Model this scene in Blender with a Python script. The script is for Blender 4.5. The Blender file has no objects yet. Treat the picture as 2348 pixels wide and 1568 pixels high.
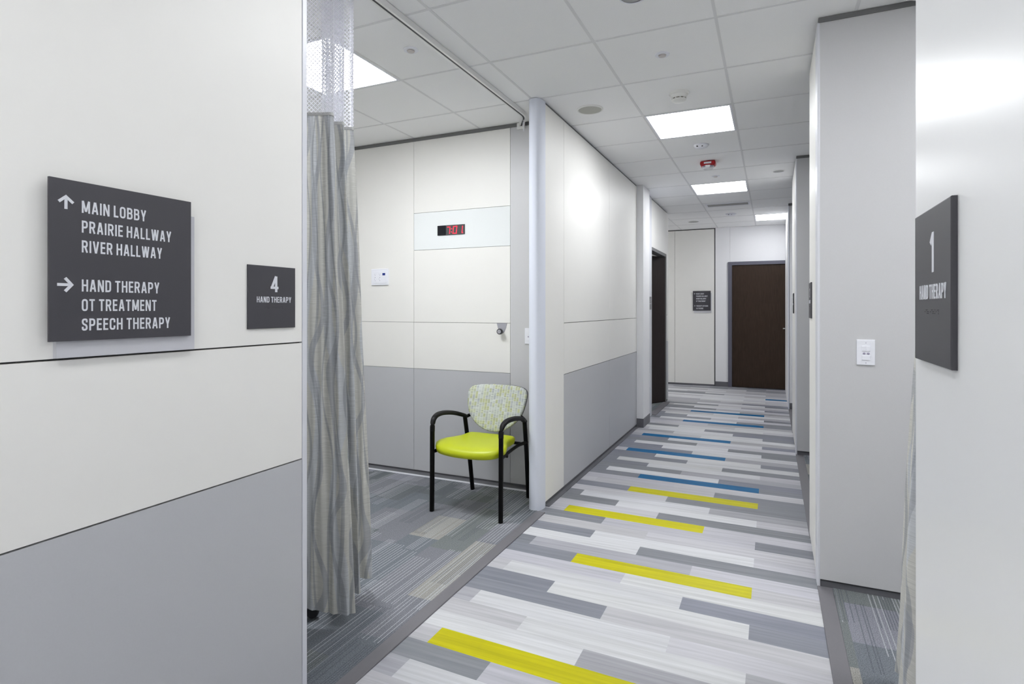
import bpy, bmesh, math, random
from mathutils import Vector, Matrix
random.seed(7)
SC = bpy.context.scene
COL = SC.collection
PI = math.pi

# ------------------------------------------------------------------ materials
def new_mat(name):
    m = bpy.data.materials.new(name); m.use_nodes = True
    nt = m.node_tree
    return m, nt, nt.nodes['Principled BSDF']

def N(nt, t, **kw):
    n = nt.nodes.new(t)
    for k, v in kw.items():
        setattr(n, k, v)
    return n

def L(nt, a, b):
    nt.links.new(a, b)

def math_n(nt, op, a, b=None, c=None):
    n = N(nt, 'ShaderNodeMath', operation=op)
    for i, v in enumerate((a, b, c)):
        if v is None: continue
        if isinstance(v, (int, float)): n.inputs[i].default_value = v
        else: L(nt, v, n.inputs[i])
    return n.outputs[0]

def plain(name, col, rough=0.5, metal=0.0, spec=0.5, noise=0.0, scale=60.0, bump=0.0):
    m, nt, b = new_mat(name)
    b.inputs['Base Color'].default_value = (*col, 1)
    b.inputs['Roughness'].default_value = rough
    b.inputs['Metallic'].default_value = metal
    b.inputs['Specular IOR Level'].default_value = spec
    if noise or bump:
        tc = N(nt, 'ShaderNodeTexCoord'); nz = N(nt, 'ShaderNodeTexNoise')
        nz.inputs['Scale'].default_value = scale; nz.inputs['Detail'].default_value = 4
        L(nt, tc.outputs['Object'], nz.inputs['Vector'])
        if noise:
            mp = N(nt, 'ShaderNodeMapRange')
            mp.inputs['To Min'].default_value = 1 - noise; mp.inputs['To Max'].default_value = 1 + noise
            L(nt, nz.outputs['Fac'], mp.inputs['Value'])
            mx = N(nt, 'ShaderNodeMix', data_type='RGBA', blend_type='MULTIPLY')
            mx.inputs['Factor'].default_value = 1
            mx.inputs[6].default_value = (*col, 1)
            L(nt, mp.outputs[0], mx.inputs[7])
            L(nt, mx.outputs[2], b.inputs['Base Color'])
        if bump:
            bp = N(nt, 'ShaderNodeBump'); bp.inputs['Strength'].default_value = bump
            bp.inputs['Distance'].default_value = 0.002
            L(nt, nz.outputs['Fac'], bp.inputs['Height']); L(nt, bp.outputs[0], b.inputs['Normal'])
    return m

def emit(name, col, s):
    m, nt, b = new_mat(name)
    b.inputs['Base Color'].default_value = (*col, 1)
    b.inputs['Emission Color'].default_value = (*col, 1)
    b.inputs['Emission Strength'].default_value = s
    b.inputs['Roughness'].default_value = 0.6
    return m

CREAM = plain('cream_laminate', (0.80, 0.79, 0.765), 0.46, noise=0.015, scale=6)
GREY = plain('grey_laminate', (0.50, 0.505, 0.53), 0.42, noise=0.03, scale=220)
GREYW = plain('grey_wall_laminate', (0.56, 0.56, 0.575), 0.42, noise=0.03, scale=220)
WHITE_PAINT = plain('white_wall_paint', (0.80, 0.80, 0.82), 0.55, noise=0.015, scale=90)
CORE = plain('dark_reveal', (0.085, 0.085, 0.09), 0.7)
TOPTRIM = plain('grey_top_trim', (0.17, 0.17, 0.175), 0.6)
BASE = plain('grey_rubber_base', (0.13, 0.13, 0.145), 0.4, noise=0.04, scale=40)
ALU = plain('pale_aluminium', (0.70, 0.73, 0.82), 0.6)
ALUW = plain('pale_edge_trim', (0.68, 0.69, 0.74), 0.4, metal=0.1)
GLASSW = plain('white_backpainted_glass', (0.78, 0.805, 0.81), 0.12)
TILE = plain('ceiling_tile', (0.91, 0.91, 0.915), 0.95, spec=0.1, noise=0.045, scale=260, bump=0.12)
TEE = plain('ceiling_grid', (0.74, 0.74, 0.75), 0.6)
STRIP = plain('grey_floor_strip', (0.155, 0.15, 0.165), 0.55, noise=0.05, scale=90)
SIGN = plain('charcoal_sign', (0.052, 0.050, 0.060), 0.45, noise=0.06, scale=500)
SIGNBACK = plain('silver_sign_back', (0.55, 0.55, 0.59), 0.4, metal=0.1)
LETTER = plain('sign_lettering', (0.66, 0.67, 0.72), 0.45)
BRAILLE = plain('braille_dots', (0.035, 0.033, 0.04), 0.4)
WHITE_PL = plain('white_plastic', (0.80, 0.81, 0.87), 0.35)
CREAM_PL = plain('warm_white_plastic', (0.80, 0.80, 0.78), 0.4)
GREY_PL = plain('grey_plastic', (0.34, 0.32, 0.42), 0.4)
DARK_PL = plain('dark_plastic', (0.02, 0.02, 0.025), 0.45)
BLUE_PL = plain('blue_plastic', (0.01, 0.03, 0.22), 0.3)
BLACK_MET = plain('black_chair_metal', (0.0028, 0.0026, 0.003), 0.5, spec=0.15)
BLACK_ARM = plain('black_arm_urethane', (0.005, 0.0045, 0.0055), 0.5, spec=0.22)
DOORF = plain('grey_door_frame', (0.105, 0.105, 0.14), 0.45)
STEEL = plain('brushed_steel', (0.6, 0.6, 0.6), 0.3, metal=0.9)
RED = plain('red_plastic', (0.45, 0.006, 0.012), 0.35)
LENS = plain('clear_lens', (0.75, 0.75, 0.78), 0.12)
GRILLE = plain('beige_grille', (0.46, 0.46, 0.42), 0.8, noise=0.1, scale=700)
GRILLE2 = plain('grey_grille', (0.42, 0.42, 0.42), 0.8, noise=0.1, scale=700)
SLOT = plain('vent_slot', (0.40, 0.40, 0.39), 0.8)
TRACKM = plain('track_white_metal', (0.78, 0.78, 0.77), 0.35, metal=0.3)
NET = plain('white_nylon_mesh', (0.90, 0.90, 0.93), 0.7)
_nt = NET.node_tree
_tr = _nt.nodes.new('ShaderNodeBsdfTranslucent'); _tr.inputs[0].default_value = (0.93, 0.93, 0.96, 1)
_ms = _nt.nodes.new('ShaderNodeMixShader'); _ms.inputs[0].default_value = 0.6
_nt.links.new(_nt.nodes['Principled BSDF'].outputs[0], _ms.inputs[1]); _nt.links.new(_tr.outputs[0], _ms.inputs[2])
_nt.links.new(_ms.outputs[0], _nt.nodes['Material Output'].inputs[0])
LCOL = (0.965, 0.985, 1.0)
PANEL_LIGHT = emit('light_diffuser', LCOL, 11.3)
BAY_LIGHT = emit('bay_light_diffuser', LCOL, 20.0)
RBAY_LIGHT = emit('right_bay_light_diffuser', LCOL, 12.0)
DIM_LIGHT = emit('front_light_diffuser', LCOL, 6.9)
LEDRED = emit('red_led', (1.0, 0.02, 0.05), 0.75)
PLATE_GREY = plain('clock_window', (0.075, 0.078, 0.082), 0.25)
CLOCK_BLK = plain('clock_black', (0.008, 0.008, 0.012), 0.25)
BRACKET = plain('grey_bracket', (0.40, 0.40, 0.44), 0.35, metal=0.2)

def lime_mat():
    m, nt, b = new_mat('lime_vinyl')
    b.inputs['Base Color'].default_value = (0.47, 0.535, 0.003, 1)
    b.inputs['Roughness'].default_value = 0.38
    tc = N(nt, 'ShaderNodeTexCoord'); nz = N(nt, 'ShaderNodeTexNoise')
    nz.inputs['Scale'].default_value = 180; nz.inputs['Detail'].default_value = 5
    L(nt, tc.outputs['Object'], nz.inputs['Vector'])
    bp = N(nt, 'ShaderNodeBump'); bp.inputs['Strength'].default_value = 0.1; bp.inputs['Distance'].default_value = 0.001
    L(nt, nz.outputs['Fac'], bp.inputs['Height']); L(nt, bp.outputs[0], b.inputs['Normal'])
    return m
LIME = lime_mat()

def wood_mat(name, c1, c2):
    m, nt, b = new_mat(name)
    tc = N(nt, 'ShaderNodeTexCoord'); mp = N(nt, 'ShaderNodeMapping')
    mp.inputs['Scale'].default_value = (60, 60, 5)
    nz = N(nt, 'ShaderNodeTexNoise'); nz.inputs['Scale'].default_value = 1.6; nz.inputs['Detail'].default_value = 6
    L(nt, tc.outputs['Object'], mp.inputs[0]); L(nt, mp.outputs[0], nz.inputs['Vector'])
    cr = N(nt, 'ShaderNodeValToRGB')
    cr.color_ramp.elements[0].position = 0.3; cr.color_ramp.elements[0].color = (*c1, 1)
    cr.color_ramp.elements[1].position = 0.75; cr.color_ramp.elements[1].color = (*c2, 1)
    L(nt, nz.outputs['Fac'], cr.inputs[0]); L(nt, cr.outputs[0], b.inputs['Base Color'])
    b.inputs['Roughness'].default_value = 0.45; b.inputs['Specular IOR Level'].default_value = 0.25
    return m
WOOD = wood_mat('walnut_door', (0.026, 0.014, 0.008), (0.046, 0.026, 0.016))
WOOD2 = wood_mat('dark_door', (0.018, 0.012, 0.012), (0.027, 0.019, 0.018))

def plank_mat():
    m, nt, b = new_mat('vinyl_planks')
    at = N(nt, 'ShaderNodeAttribute'); at.attribute_name = 'plank'
    tc = N(nt, 'ShaderNodeTexCoord'); sp = N(nt, 'ShaderNodeSeparateXYZ')
    L(nt, tc.outputs['Object'], sp.inputs[0])
    cm = N(nt, 'ShaderNodeCombineXYZ')
    L(nt, math_n(nt, 'MULTIPLY', sp.outputs[0], 1.5), cm.inputs[0])
    L(nt, math_n(nt, 'MULTIPLY', sp.outputs[1], 48.0), cm.inputs[1])
    L(nt, math_n(nt, 'MULTIPLY', at.outputs['Alpha'], 37.0), cm.inputs[2])
    nz = N(nt, 'ShaderNodeTexNoise'); nz.inputs['Scale'].default_value = 1.0; nz.inputs['Detail'].default_value = 5
    nz.inputs['Roughness'].default_value = 0.62
    L(nt, cm.outputs[0], nz.inputs['Vector'])
    mr = N(nt, 'ShaderNodeMapRange')
    mr.inputs['From Min'].default_value = 0.25; mr.inputs['From Max'].default_value = 0.75
    mr.inputs['To Min'].default_value = 0.79; mr.inputs['To Max'].default_value = 1.19
    L(nt, nz.outputs['Fac'], mr.inputs['Value'])
    mx = N(nt, 'ShaderNodeMix', data_type='RGBA', blend_type='MULTIPLY'); mx.inputs['Factor'].default_value = 1
    L(nt, at.outputs['Color'], mx.inputs[6]); L(nt, mr.outputs[0], mx.inputs[7])
    L(nt, mx.outputs[2], b.inputs['Base Color'])
    b.inputs['Roughness'].default_value = 0.42
    b.inputs['Specular IOR Level'].default_value = 0.16
    return m
PLANK = plank_mat()

def carpet_mat():
    m, nt, b = new_mat('carpet_tiles')
    tc = N(nt, 'ShaderNodeTexCoord'); sp = N(nt, 'ShaderNodeSeparateXYZ')
    L(nt, tc.outputs['Object'], sp.inputs[0])
    x, y = sp.outputs[0], sp.outputs[1]
    def wn(a, bb=None, seed=0.0):
        c = N(nt, 'ShaderNodeCombineXYZ')
        L(nt, a, c.inputs[0])
        if bb is not None: L(nt, bb, c.inputs[1])
        c.inputs[2].default_value = seed
        w = N(nt, 'ShaderNodeTexWhiteNoise', noise_dimensions='3D')
        L(nt, c.outputs[0], w.inputs['Vector'])
        return w.outputs['Value']
    # colour patches
    i = math_n(nt, 'FLOOR', math_n(nt, 'DIVIDE', math_n(nt, 'ADD', x, 20.0), 0.205))
    j = math_n(nt, 'FLOOR', math_n(nt, 'ADD', math_n(nt, 'DIVIDE', math_n(nt, 'ADD', y, 20.0), 0.34), math_n(nt, 'MULTIPLY', wn(i, None, 3.3), 5.0)))
    r = wn(i, j, 1.7)
    cr = N(nt, 'ShaderNodeValToRGB'); cr.color_ramp.interpolation = 'CONSTANT'
    cols = [(0.0, (0.155, 0.170, 0.190)), (0.26, (0.185, 0.190, 0.212)), (0.46, (0.165, 0.180, 0.182)),
            (0.64, (0.225, 0.230, 0.265)), (0.76, (0.135, 0.147, 0.157)), (0.86, (0.285, 0.280, 0.262))]
    e = cr.color_ramp.elements
    e[0].position = 0; e[0].color = (*cols[0][1], 1)
    e[1].position = cols[1][0]; e[1].color = (*cols[1][1], 1)
    for p, c in cols[2:]:
        el = e.new(p); el.color = (*c, 1)
    L(nt, r, cr.inputs[0])
    # pin stripes along the hallway direction
    def stripes(pitch, duty, band, length, thr, seed):
        ii = math_n(nt, 'FLOOR', math_n(nt, 'DIVIDE', math_n(nt, 'ADD', x, 20.0), band))
        jj = math_n(nt, 'FLOOR', math_n(nt, 'ADD', math_n(nt, 'DIVIDE', math_n(nt, 'ADD', y, 20.0), length), math_n(nt, 'MULTIPLY', wn(ii, None, seed + 1.1), 7.0)))
        on = math_n(nt, 'GREATER_THAN', wn(ii, jj, seed), thr)
        f = math_n(nt, 'FRACT', math_n(nt, 'DIVIDE', math_n(nt, 'ADD', x, 20.0), pitch))
        li = math_n(nt, 'FLOOR', math_n(nt, 'DIVIDE', math_n(nt, 'ADD', x, 20.0), pitch))
        keep = math_n(nt, 'GREATER_THAN', wn(li, jj, seed + 2.7), 0.2)
        return math_n(nt, 'MULTIPLY', math_n(nt, 'MULTIPLY', on, keep), math_n(nt, 'LESS_THAN', f, duty))
    s1 = stripes(0.0190, 0.22, 0.1140, 0.50, 0.56, 5.0)
    s2 = stripes(0.0132, 0.30, 0.0792, 0.62, 0.60, 9.0)
    s3 = stripes(0.0110, 0.42, 0.0880, 0.55, 0.74, 14.0)
    mx = N(nt, 'ShaderNodeMix', data_type='RGBA'); mx.inputs[7].default_value = (0.43, 0.44, 0.47, 1)
    L(nt, math_n(nt, 'MULTIPLY', math_n(nt, 'MAXIMUM', s1, s2), 0.66), mx.inputs['Factor']); L(nt, cr.outputs[0], mx.inputs[6])
    mx2 = N(nt, 'ShaderNodeMix', data_type='RGBA'); mx2.inputs[7].default_value = (0.09, 0.10, 0.12, 1)
    L(nt, math_n(nt, 'MULTIPLY', s3, 0.55), mx2.inputs['Factor']); L(nt, mx.outputs[2], mx2.inputs[6])
    nz = N(nt, 'ShaderNodeTexNoise'); nz.inputs['Scale'].default_value = 270; nz.inputs['Detail'].default_value = 3
    L(nt, tc.outputs['Object'], nz.inputs['Vector'])
    mr = N(nt, 'ShaderNodeMapRange'); mr.inputs['From Min'].default_value = 0.3; mr.inputs['From Max'].default_value = 0.7
    mr.inputs['To Min'].default_value = 0.58; mr.inputs['To Max'].default_value = 1.45
    L(nt, nz.outputs['Fac'], mr.inputs['Value'])
    m3 = N(nt, 'ShaderNodeMix', data_type='RGBA', blend_type='MULTIPLY'); m3.inputs['Factor'].default_value = 1
    L(nt, mx2.outputs[2], m3.inputs[6]); L(nt, mr.outputs[0], m3.inputs[7])
    L(nt, m3.outputs[2], b.inputs['Base Color'])
    b.inputs['Roughness'].default_value = 0.95; b.inputs['Specular IOR Level'].default_value = 0.1
    bp = N(nt, 'ShaderNodeBump'); bp.inputs['Strength'].default_value = 0.5; bp.inputs['Distance'].default_value = 0.003
    L(nt, nz.outputs['Fac'], bp.inputs['Height']); L(nt, bp.outputs[0], b.inputs['Normal'])
    return m
CARPET = carpet_mat()

def curtain_mat():
    m, nt, b = new_mat('wavy_curtain_fabric')
    uv = N(nt, 'ShaderNodeUVMap'); uv.uv_map = 'UVMap'
    sp = N(nt, 'ShaderNodeSeparateXYZ'); L(nt, uv.outputs[0], sp.inputs[0])
    u, v = sp.outputs[0], sp.outputs[1]
    def band(pitch, amp, wl, ph, lo, hi, w2):
        # warp runs with the thread: neighbouring bands sway with different phase
        idx = math_n(nt, 'MULTIPLY', u, 1.0 / pitch)
        sway = math_n(nt, 'SINE', math_n(nt, 'ADD', math_n(nt, 'MULTIPLY', v, 2 * PI / wl), math_n(nt, 'ADD', math_n(nt, 'MULTIPLY', u, w2), ph)))
        sway2 = math_n(nt, 'SINE', math_n(nt, 'ADD', math_n(nt, 'MULTIPLY', v, 2 * PI / (wl * 0.61)), ph * 2.3))
        t = math_n(nt, 'ADD', idx, math_n(nt, 'ADD', math_n(nt, 'MULTIPLY', sway, amp), math_n(nt, 'MULTIPLY', sway2, amp * 0.35)))
        f = math_n(nt, 'FRACT', t)
        mr = N(nt, 'ShaderNodeMapRange', interpolation_type='SMOOTHSTEP')
        mr.inputs['From Min'].default_value = lo; mr.inputs['From Max'].default_value = lo + 0.03
        L(nt, f, mr.inputs['Value'])
        m2 = N(nt, 'ShaderNodeMapRange', interpolation_type='SMOOTHSTEP')
        m2.inputs['From Min'].default_value = hi; m2.inputs['From Max'].default_value = hi + 0.03
        L(nt, f, m2.inputs['Value'])
        return math_n(nt, 'SUBTRACT', mr.outputs[0], m2.outputs[0])
    b1 = band(0.092, 0.28, 0.60, 0.4, 0.10, 0.36, 13.0)
    b2 = band(0.058, -0.32, 0.80, 1.9, 0.30, 0.48, 10.0)
    b3 = band(0.135, 0.24, 0.95, 3.1, 0.50, 0.85, -6.0)
    base = (0.63, 0.625, 0.59, 1)
    m1 = N(nt, 'ShaderNodeMix', data_type='RGBA'); m1.inputs[6].default_value = base; m1.inputs[7].default_value = (0.58, 0.60, 0.63, 1)
    L(nt, math_n(nt, 'MULTIPLY', b3, 0.9), m1.inputs['Factor'])
    m2 = N(nt, 'ShaderNodeMix', data_type='RGBA'); m2.inputs[7].default_value = (0.40, 0.415, 0.45, 1)
    L(nt, math_n(nt, 'MULTIPLY', b1, 0.72), m2.inputs['Factor']); L(nt, m1.outputs[2], m2.inputs[6])
    m3 = N(nt, 'ShaderNodeMix', data_type='RGBA'); m3.inputs[7].default_value = (0.33, 0.345, 0.375, 1)
    L(nt, math_n(nt, 'MULTIPLY', b2, 0.62), m3.inputs['Factor']); L(nt, m2.outputs[2], m3.inputs[6])
    # slubs: thin horizontal threads
    cm = N(nt, 'ShaderNodeCombineXYZ')
    L(nt, math_n(nt, 'MULTIPLY', u, 16.0), cm.inputs[0]); L(nt, math_n(nt, 'MULTIPLY', v, 420.0), cm.inputs[1])
    nz = N(nt, 'ShaderNodeTexNoise'); nz.inputs['Scale'].default_value = 1; nz.inputs['Detail'].default_value = 3
    L(nt, cm.outputs[0], nz.inputs['Vector'])
    mr = N(nt, 'ShaderNodeMapRange'); mr.inputs['From Min'].default_value = 0.3; mr.inputs['From Max'].default_value = 0.7
    mr.inputs['To Min'].default_value = 0.84; mr.inputs['To Max'].default_value = 1.1
    L(nt, nz.outputs['Fac'], mr.inputs['Value'])
    m4 = N(nt, 'ShaderNodeMix', data_type='RGBA', blend_type='MULTIPLY'); m4.inputs['Factor'].default_value = 1
    L(nt, m3.outputs[2], m4.inputs[6]); L(nt, mr.outputs[0], m4.inputs[7])
    L(nt, m4.outputs[2], b.inputs['Base Color'])
    b.inputs['Roughness'].default_value = 0.75; b.inputs['Specular IOR Level'].default_value = 0.25
    tr = N(nt, 'ShaderNodeBsdfTranslucent'); L(nt, m4.outputs[2], tr.inputs[0])
    ms = N(nt, 'ShaderNodeMixShader'); ms.inputs[0].default_value = 0.27
    L(nt, b.outputs[0], ms.inputs[1]); L(nt, tr.outputs[0], ms.inputs[2])
    L(nt, ms.outputs[0], nt.nodes['Material Output'].inputs[0])
    return m
CURTAIN = curtain_mat()

def weave_mat():
    m, nt, b = new_mat('woven_backrest_fabric')
    tc = N(nt, 'ShaderNodeTexCoord'); sp = N(nt, 'ShaderNodeSeparateXYZ')
    L(nt, tc.outputs['Object'], sp.inputs[0])
    x = math_n(nt, 'ADD', sp.outputs[0], 5.0); z = math_n(nt, 'ADD', sp.outputs[2], 5.0)
    PX, PZ = 0.0205, 0.0082
    ix = math_n(nt, 'FLOOR', math_n(nt, 'DIVIDE', x, PX)); iz = math_n(nt, 'FLOOR', math_n(nt, 'DIVIDE', z, PZ))
    def wn(a, bb, s):
        c = N(nt, 'ShaderNodeCombineXYZ'); L(nt, a, c.inputs[0]); L(nt, bb, c.inputs[1]); c.inputs[2].default_value = s
        w = N(nt, 'ShaderNodeTexWhiteNoise', noise_dimensions='3D'); L(nt, c.outputs[0], w.inputs['Vector']); return w.outputs['Value']
    bigz = math_n(nt, 'FLOOR', math_n(nt, 'DIVIDE', z, PZ * 3))
    cr = N(nt, 'ShaderNodeValToRGB'); cr.color_ramp.interpolation = 'CONSTANT'
    e = cr.color_ramp.elements
    e[0].position = 0; e[0].color = (0.50, 0.53, 0.50, 1)
    e[1].position = 0.3; e[1].color = (0.47, 0.49, 0.29, 1)
    for p, c in ((0.5, (0.44, 0.46, 0.48)), (0.68, (0.51, 0.54, 0.38)), (0.85, (0.55, 0.58, 0.56))):
        el = e.new(p); el.color = (*c, 1)
    L(nt, wn(ix, bigz, 2.0), cr.inputs[0])
    fz = math_n(nt, 'FRACT', math_n(nt, 'DIVIDE', z, PZ))
    dash = math_n(nt, 'MULTIPLY', math_n(nt, 'LESS_THAN', fz, 0.42), math_n(nt, 'MULTIPLY', wn(ix, iz, 8.0), 0.85))
    m1 = N(nt, 'ShaderNodeMix', data_type='RGBA'); m1.inputs[7].default_value = (0.20, 0.215, 0.23, 1)
    L(nt, dash, m1.inputs['Factor']); L(nt, cr.outputs[0], m1.inputs[6])
    fx = math_n(nt, 'FRACT', math_n(nt, 'DIVIDE', x, PX))
    warp = math_n(nt, 'LESS_THAN', fx, 0.22)
    m2 = N(nt, 'ShaderNodeMix', data_type='RGBA'); m2.inputs[7].default_value = (0.62, 0.65, 0.60, 1)
    L(nt, math_n(nt, 'MULTIPLY', warp, 0.6), m2.inputs['Factor']); L(nt, m1.outputs[2], m2.inputs[6])
    L(nt, m2.outputs[2], b.inputs['Base Color'])
    b.inputs['Roughness'].default_value = 0.85; b.inputs['Specular IOR Level'].default_value = 0.2
    return m
WEAVE = weave_mat()

# ------------------------------------------------------------------ mesh helpers
def box(bm, x0, x1, y0, y1, z0, z1, mi=0, bev=0.0, seg=2):
    vs = [bm.verts.new((x, y, z)) for x in (x0, x1) for y in (y0, y1) for z in (z0, z1)]
    q = [(0, 1, 3, 2), (4, 6, 7, 5), (0, 4, 5, 1), (2, 3, 7, 6), (0, 2, 6, 4), (1, 5, 7, 3)]
    fs = []
    for f in q:
        fc = bm.faces.new([vs[k] for k in f]); fc.material_index = mi; fs.append(fc)
    if bev > 0:
        es = list({e for f in fs for e in f.edges})
        r = bmesh.ops.bevel(bm, geom=es, offset=bev, segments=seg, profile=0.5, affect='EDGES')
        for f in r['faces']: f.material_index = mi
    return fs

def lathe(bm, prof, c, seg=32, mi=0, axis='z', mis=None):
    """prof: (radius, offset along axis) list; radius 0 closes."""
    rings = []
    for r, h in prof:
        if r <= 1e-6:
            p = (0, 0, h); ring = [p]
        else:
            ring = [(r * math.cos(2 * PI * k / seg), r * math.sin(2 * PI * k / seg), h) for k in range(seg)]
        out = []
        for (a, b_, h_) in ring:
            if axis == 'z': p = (c[0] + a, c[1] + b_, c[2] + h_)
            elif axis == 'y': p = (c[0] + a, c[1] + h_, c[2] + b_)
            else: p = (c[0] + h_, c[1] + a, c[2] + b_)
            out.append(bm.verts.new(p))
        rings.append(out)
    for k in range(len(rings) - 1):
        A, B = rings[k], rings[k + 1]
        m = mis[k] if mis else mi
        for s in range(seg):
            t = (s + 1) % seg
            if len(A) == 1 and len(B) == 1: continue
            if len(A) == 1: f = bm.faces.new((A[0], B[s], B[t]))
            elif len(B) == 1: f = bm.faces.new((A[s], A[t], B[0]))
            else: f = bm.faces.new((A[s], A[t], B[t], B[s]))
            f.material_index = m

def catmull(pts, n=8, closed=False):
    pts = [Vector(p) for p in pts]; out = []
    m = len(pts)
    for i in range(m if closed else m - 1):
        if closed:
            p0, p1, p2, p3 = pts[i - 1], pts[i], pts[(i + 1) % m], pts[(i + 2) % m]
        else:
            p1, p2 = pts[i], pts[i + 1]
            p0 = pts[i - 1] if i > 0 else p1 * 2 - p2
            p3 = pts[i + 2] if i + 2 < m else p2 * 2 - p1
        for k in range(n):
            t = k / n
            out.append(0.5 * ((2 * p1) + (p2 - p0) * t + (2 * p0 - 5 * p1 + 4 * p2 - p3) * t * t + (3 * p1 - p0 - 3 * p2 + p3) * t ** 3))
    if not closed: out.append(pts[-1])
    return out

def tube(bm, pts, prof, up=(0, 0, 1), mi=0, cap=True, scales=None):
    """sweep a closed 2-d profile (side, up) along pts."""
    pts = [Vector(p) for p in pts]; n = len(pts); rings = []
    side_prev = None
    for i, p in enumerate(pts):
        t = (pts[min(i + 1, n - 1)] - pts[max(i - 1, 0)]).normalized()
        u = Vector(up)
        s = t.cross(u)
        if s.length < 1e-3:
            s = side_prev if side_prev is not None else t.cross(Vector((0, 1, 0)))
        s.normalize()
        if side_prev is not None and s.dot(side_prev) < 0: s = -s
        side_prev = s
        w = s.cross(t).normalized()
        k = scales[i] if scales else 1.0
        rings.append([bm.verts.new(p + s * a * k + w * b_ * k) for a, b_ in prof])
    m = len(prof)
    for i in range(n - 1):
        for k in range(m):
            f = bm.faces.new((rings[i][k], rings[i][(k + 1) % m], rings[i + 1][(k + 1) % m], rings[i + 1][k])); f.material_index = mi
    if cap:
        f = bm.faces.new(rings[0][::-1]); f.material_index = mi
        f = bm.faces.new(rings[-1]); f.material_index = mi

def ell(a, b_, n=12, p=2.0):
    out = []
    for k in range(n):
        t = 2 * PI * k / n
        c, s = math.cos(t), math.sin(t)
        out.append((a * math.copysign(abs(c) ** (2 / p), c), b_ * math.copysign(abs(s) ** (2 / p), s)))
    return out

def prism(bm, outline, o, ex, ey, ez, depth, mi=0, bev=0.0):
    """outline in (ex, ey) plane at o, extruded by depth along ez."""
    o, ex, ey, ez = map(Vector, (o, ex, ey, ez))
    A = [bm.verts.new(o + ex * x + ey * y) for x, y in outline]
    B = [bm.verts.new(o + ex * x + ey * y + ez * depth) for x, y in outline]
    fs = [bm.faces.new(A[::-1]), bm.faces.new(B)]
    n = len(A)
    for k in range(n):
        fs.append(bm.faces.new((A[k], A[(k + 1) % n], B[(k + 1) % n], B[k])))
    for f in fs: f.material_index = mi
    if bev:
        es = [e for e in fs[1].edges]
        r = bmesh.ops.bevel(bm, geom=es, offset=bev, segments=3, profile=0.5, affect='EDGES')
        for f in r['faces']: f.material_index = mi

def wloc(o):
    v = Vector(o.location)
    while o.parent:
        o = o.parent; v += Vector(o.location)
    return v

def obj(name, bm, mats, parent=None, smooth=False, origin=None):
    """world-space bmesh -> one linked mesh object (child of parent if given)."""
    if not isinstance(mats, (list, tuple)): mats = [mats]
    bmesh.ops.recalc_face_normals(bm, faces=bm.faces[:])
    off = wloc(parent) if parent else (Vector(origin) if origin else Vector((0, 0, 0)))
    bmesh.ops.translate(bm, verts=bm.verts[:], vec=-off)
    me = bpy.data.meshes.new(name); bm.to_mesh(me); bm.free()
    for m in mats: me.materials.append(m)
    if smooth:
        for p in me.polygons: p.use_smooth = True
    o = bpy.data.objects.new(name, me); COL.objects.link(o)
    if parent: o.parent = parent
    elif origin: o.location = off
    if smooth == 'auto':
        md = o.modifiers.new('edges', 'EDGE_SPLIT'); md.split_angle = math.radians(38)
    return o

def thing(name, label, cat, loc, group=None):
    o = bpy.data.objects.new(name, None); COL.objects.link(o)
    o.location = loc; o.empty_display_size = 0.05
    o['label'] = label; o['category'] = cat
    if group: o['group'] = group
    return o

def tag(o, label, cat, group=None):
    o['label'] = label; o['category'] = cat
    if group: o['group'] = group
    return o

def struct(name, bm, mats, parent=None, smooth=False):
    o = obj(name, bm, mats, parent, smooth)
    if not parent: o['kind'] = 'structure'
    return o

NB = bmesh.new
H = 2.74           # ceiling height
CAM_Z = 1.34
XL = -1.395        # face of the left hallway walls
XR = 0.20          # face of the right hallway walls
YF = 10.46         # far wall
YA = 3.94          # back wall of the left treatment bay

# ------------------------------------------------------------------ floor
A_, C_, B_ = -1.262, -0.676, -0.971      # joint offsets of the three stagger classes
PLEN = 0.884
rows = {
 -6: 'B G L W', -5: 'A L W L', -4: 'C G L', -3: 'B L W L', -2: 'A M W L', -1: 'B G L L', 0: 'A L Y L', 1: 'C W M', 2: 'B L W M', 3: 'A M W L',
 4: 'C G L', 5: 'B G W G', 6: 'A L W G', 7: 'C L W', 8: 'B G Y L', 9: 'A G M L', 10: 'C W G', 11: 'B G W L', 12: 'C L L',
 13: 'B G L G', 14: 'A L Y L', 15: 'C L G', 16: 'B G W L', 17: 'A G W M', 18: 'C L G', 19: 'B G Y G', 20: 'A L L G', 21: 'C L L',
 22: 'B G B G', 23: 'A G W G', 24: 'C G M', 25: 'B G W L', 26: 'A G W G', 27: 'C G W', 28: 'B G W G', 29: 'A L B M', 30: 'C G W',
 31: 'B G W G', 32: 'A G W G', 33: 'C G L', 34: 'B G W G', 35: 'A M B M', 36: 'C L W', 37: 'B M W G', 38: 'A L W G', 39: 'C W G',
 40: 'B G W L', 41: 'A L L W', 42: 'C L M', 43: 'B M B G', 44: 'A G W G', 45: 'C G L', 46: 'B G W G', 47: 'A G W M', 48: 'C L W',
 49: 'B M B L', 50: 'A L W M', 51: 'C G L', 52: 'B G W G', 53: 'A M W M', 54: 'C G L', 55: 'B M W G', 56: 'A M M G', 57: 'C M L',
 58: 'B M W L', 59: 'A W W L', 60: 'C W W', 61: 'B L W B', 62: 'A W W L', 63: 'C G L', 64: 'B G W M', 65: 'A W L M', 66: 'C W L',
 67: 'B M L M', 68: 'A L W G', 69: 'C G M', 70: 'B M G L', 71: 'A G M G', 72: 'C G G',
}
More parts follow.
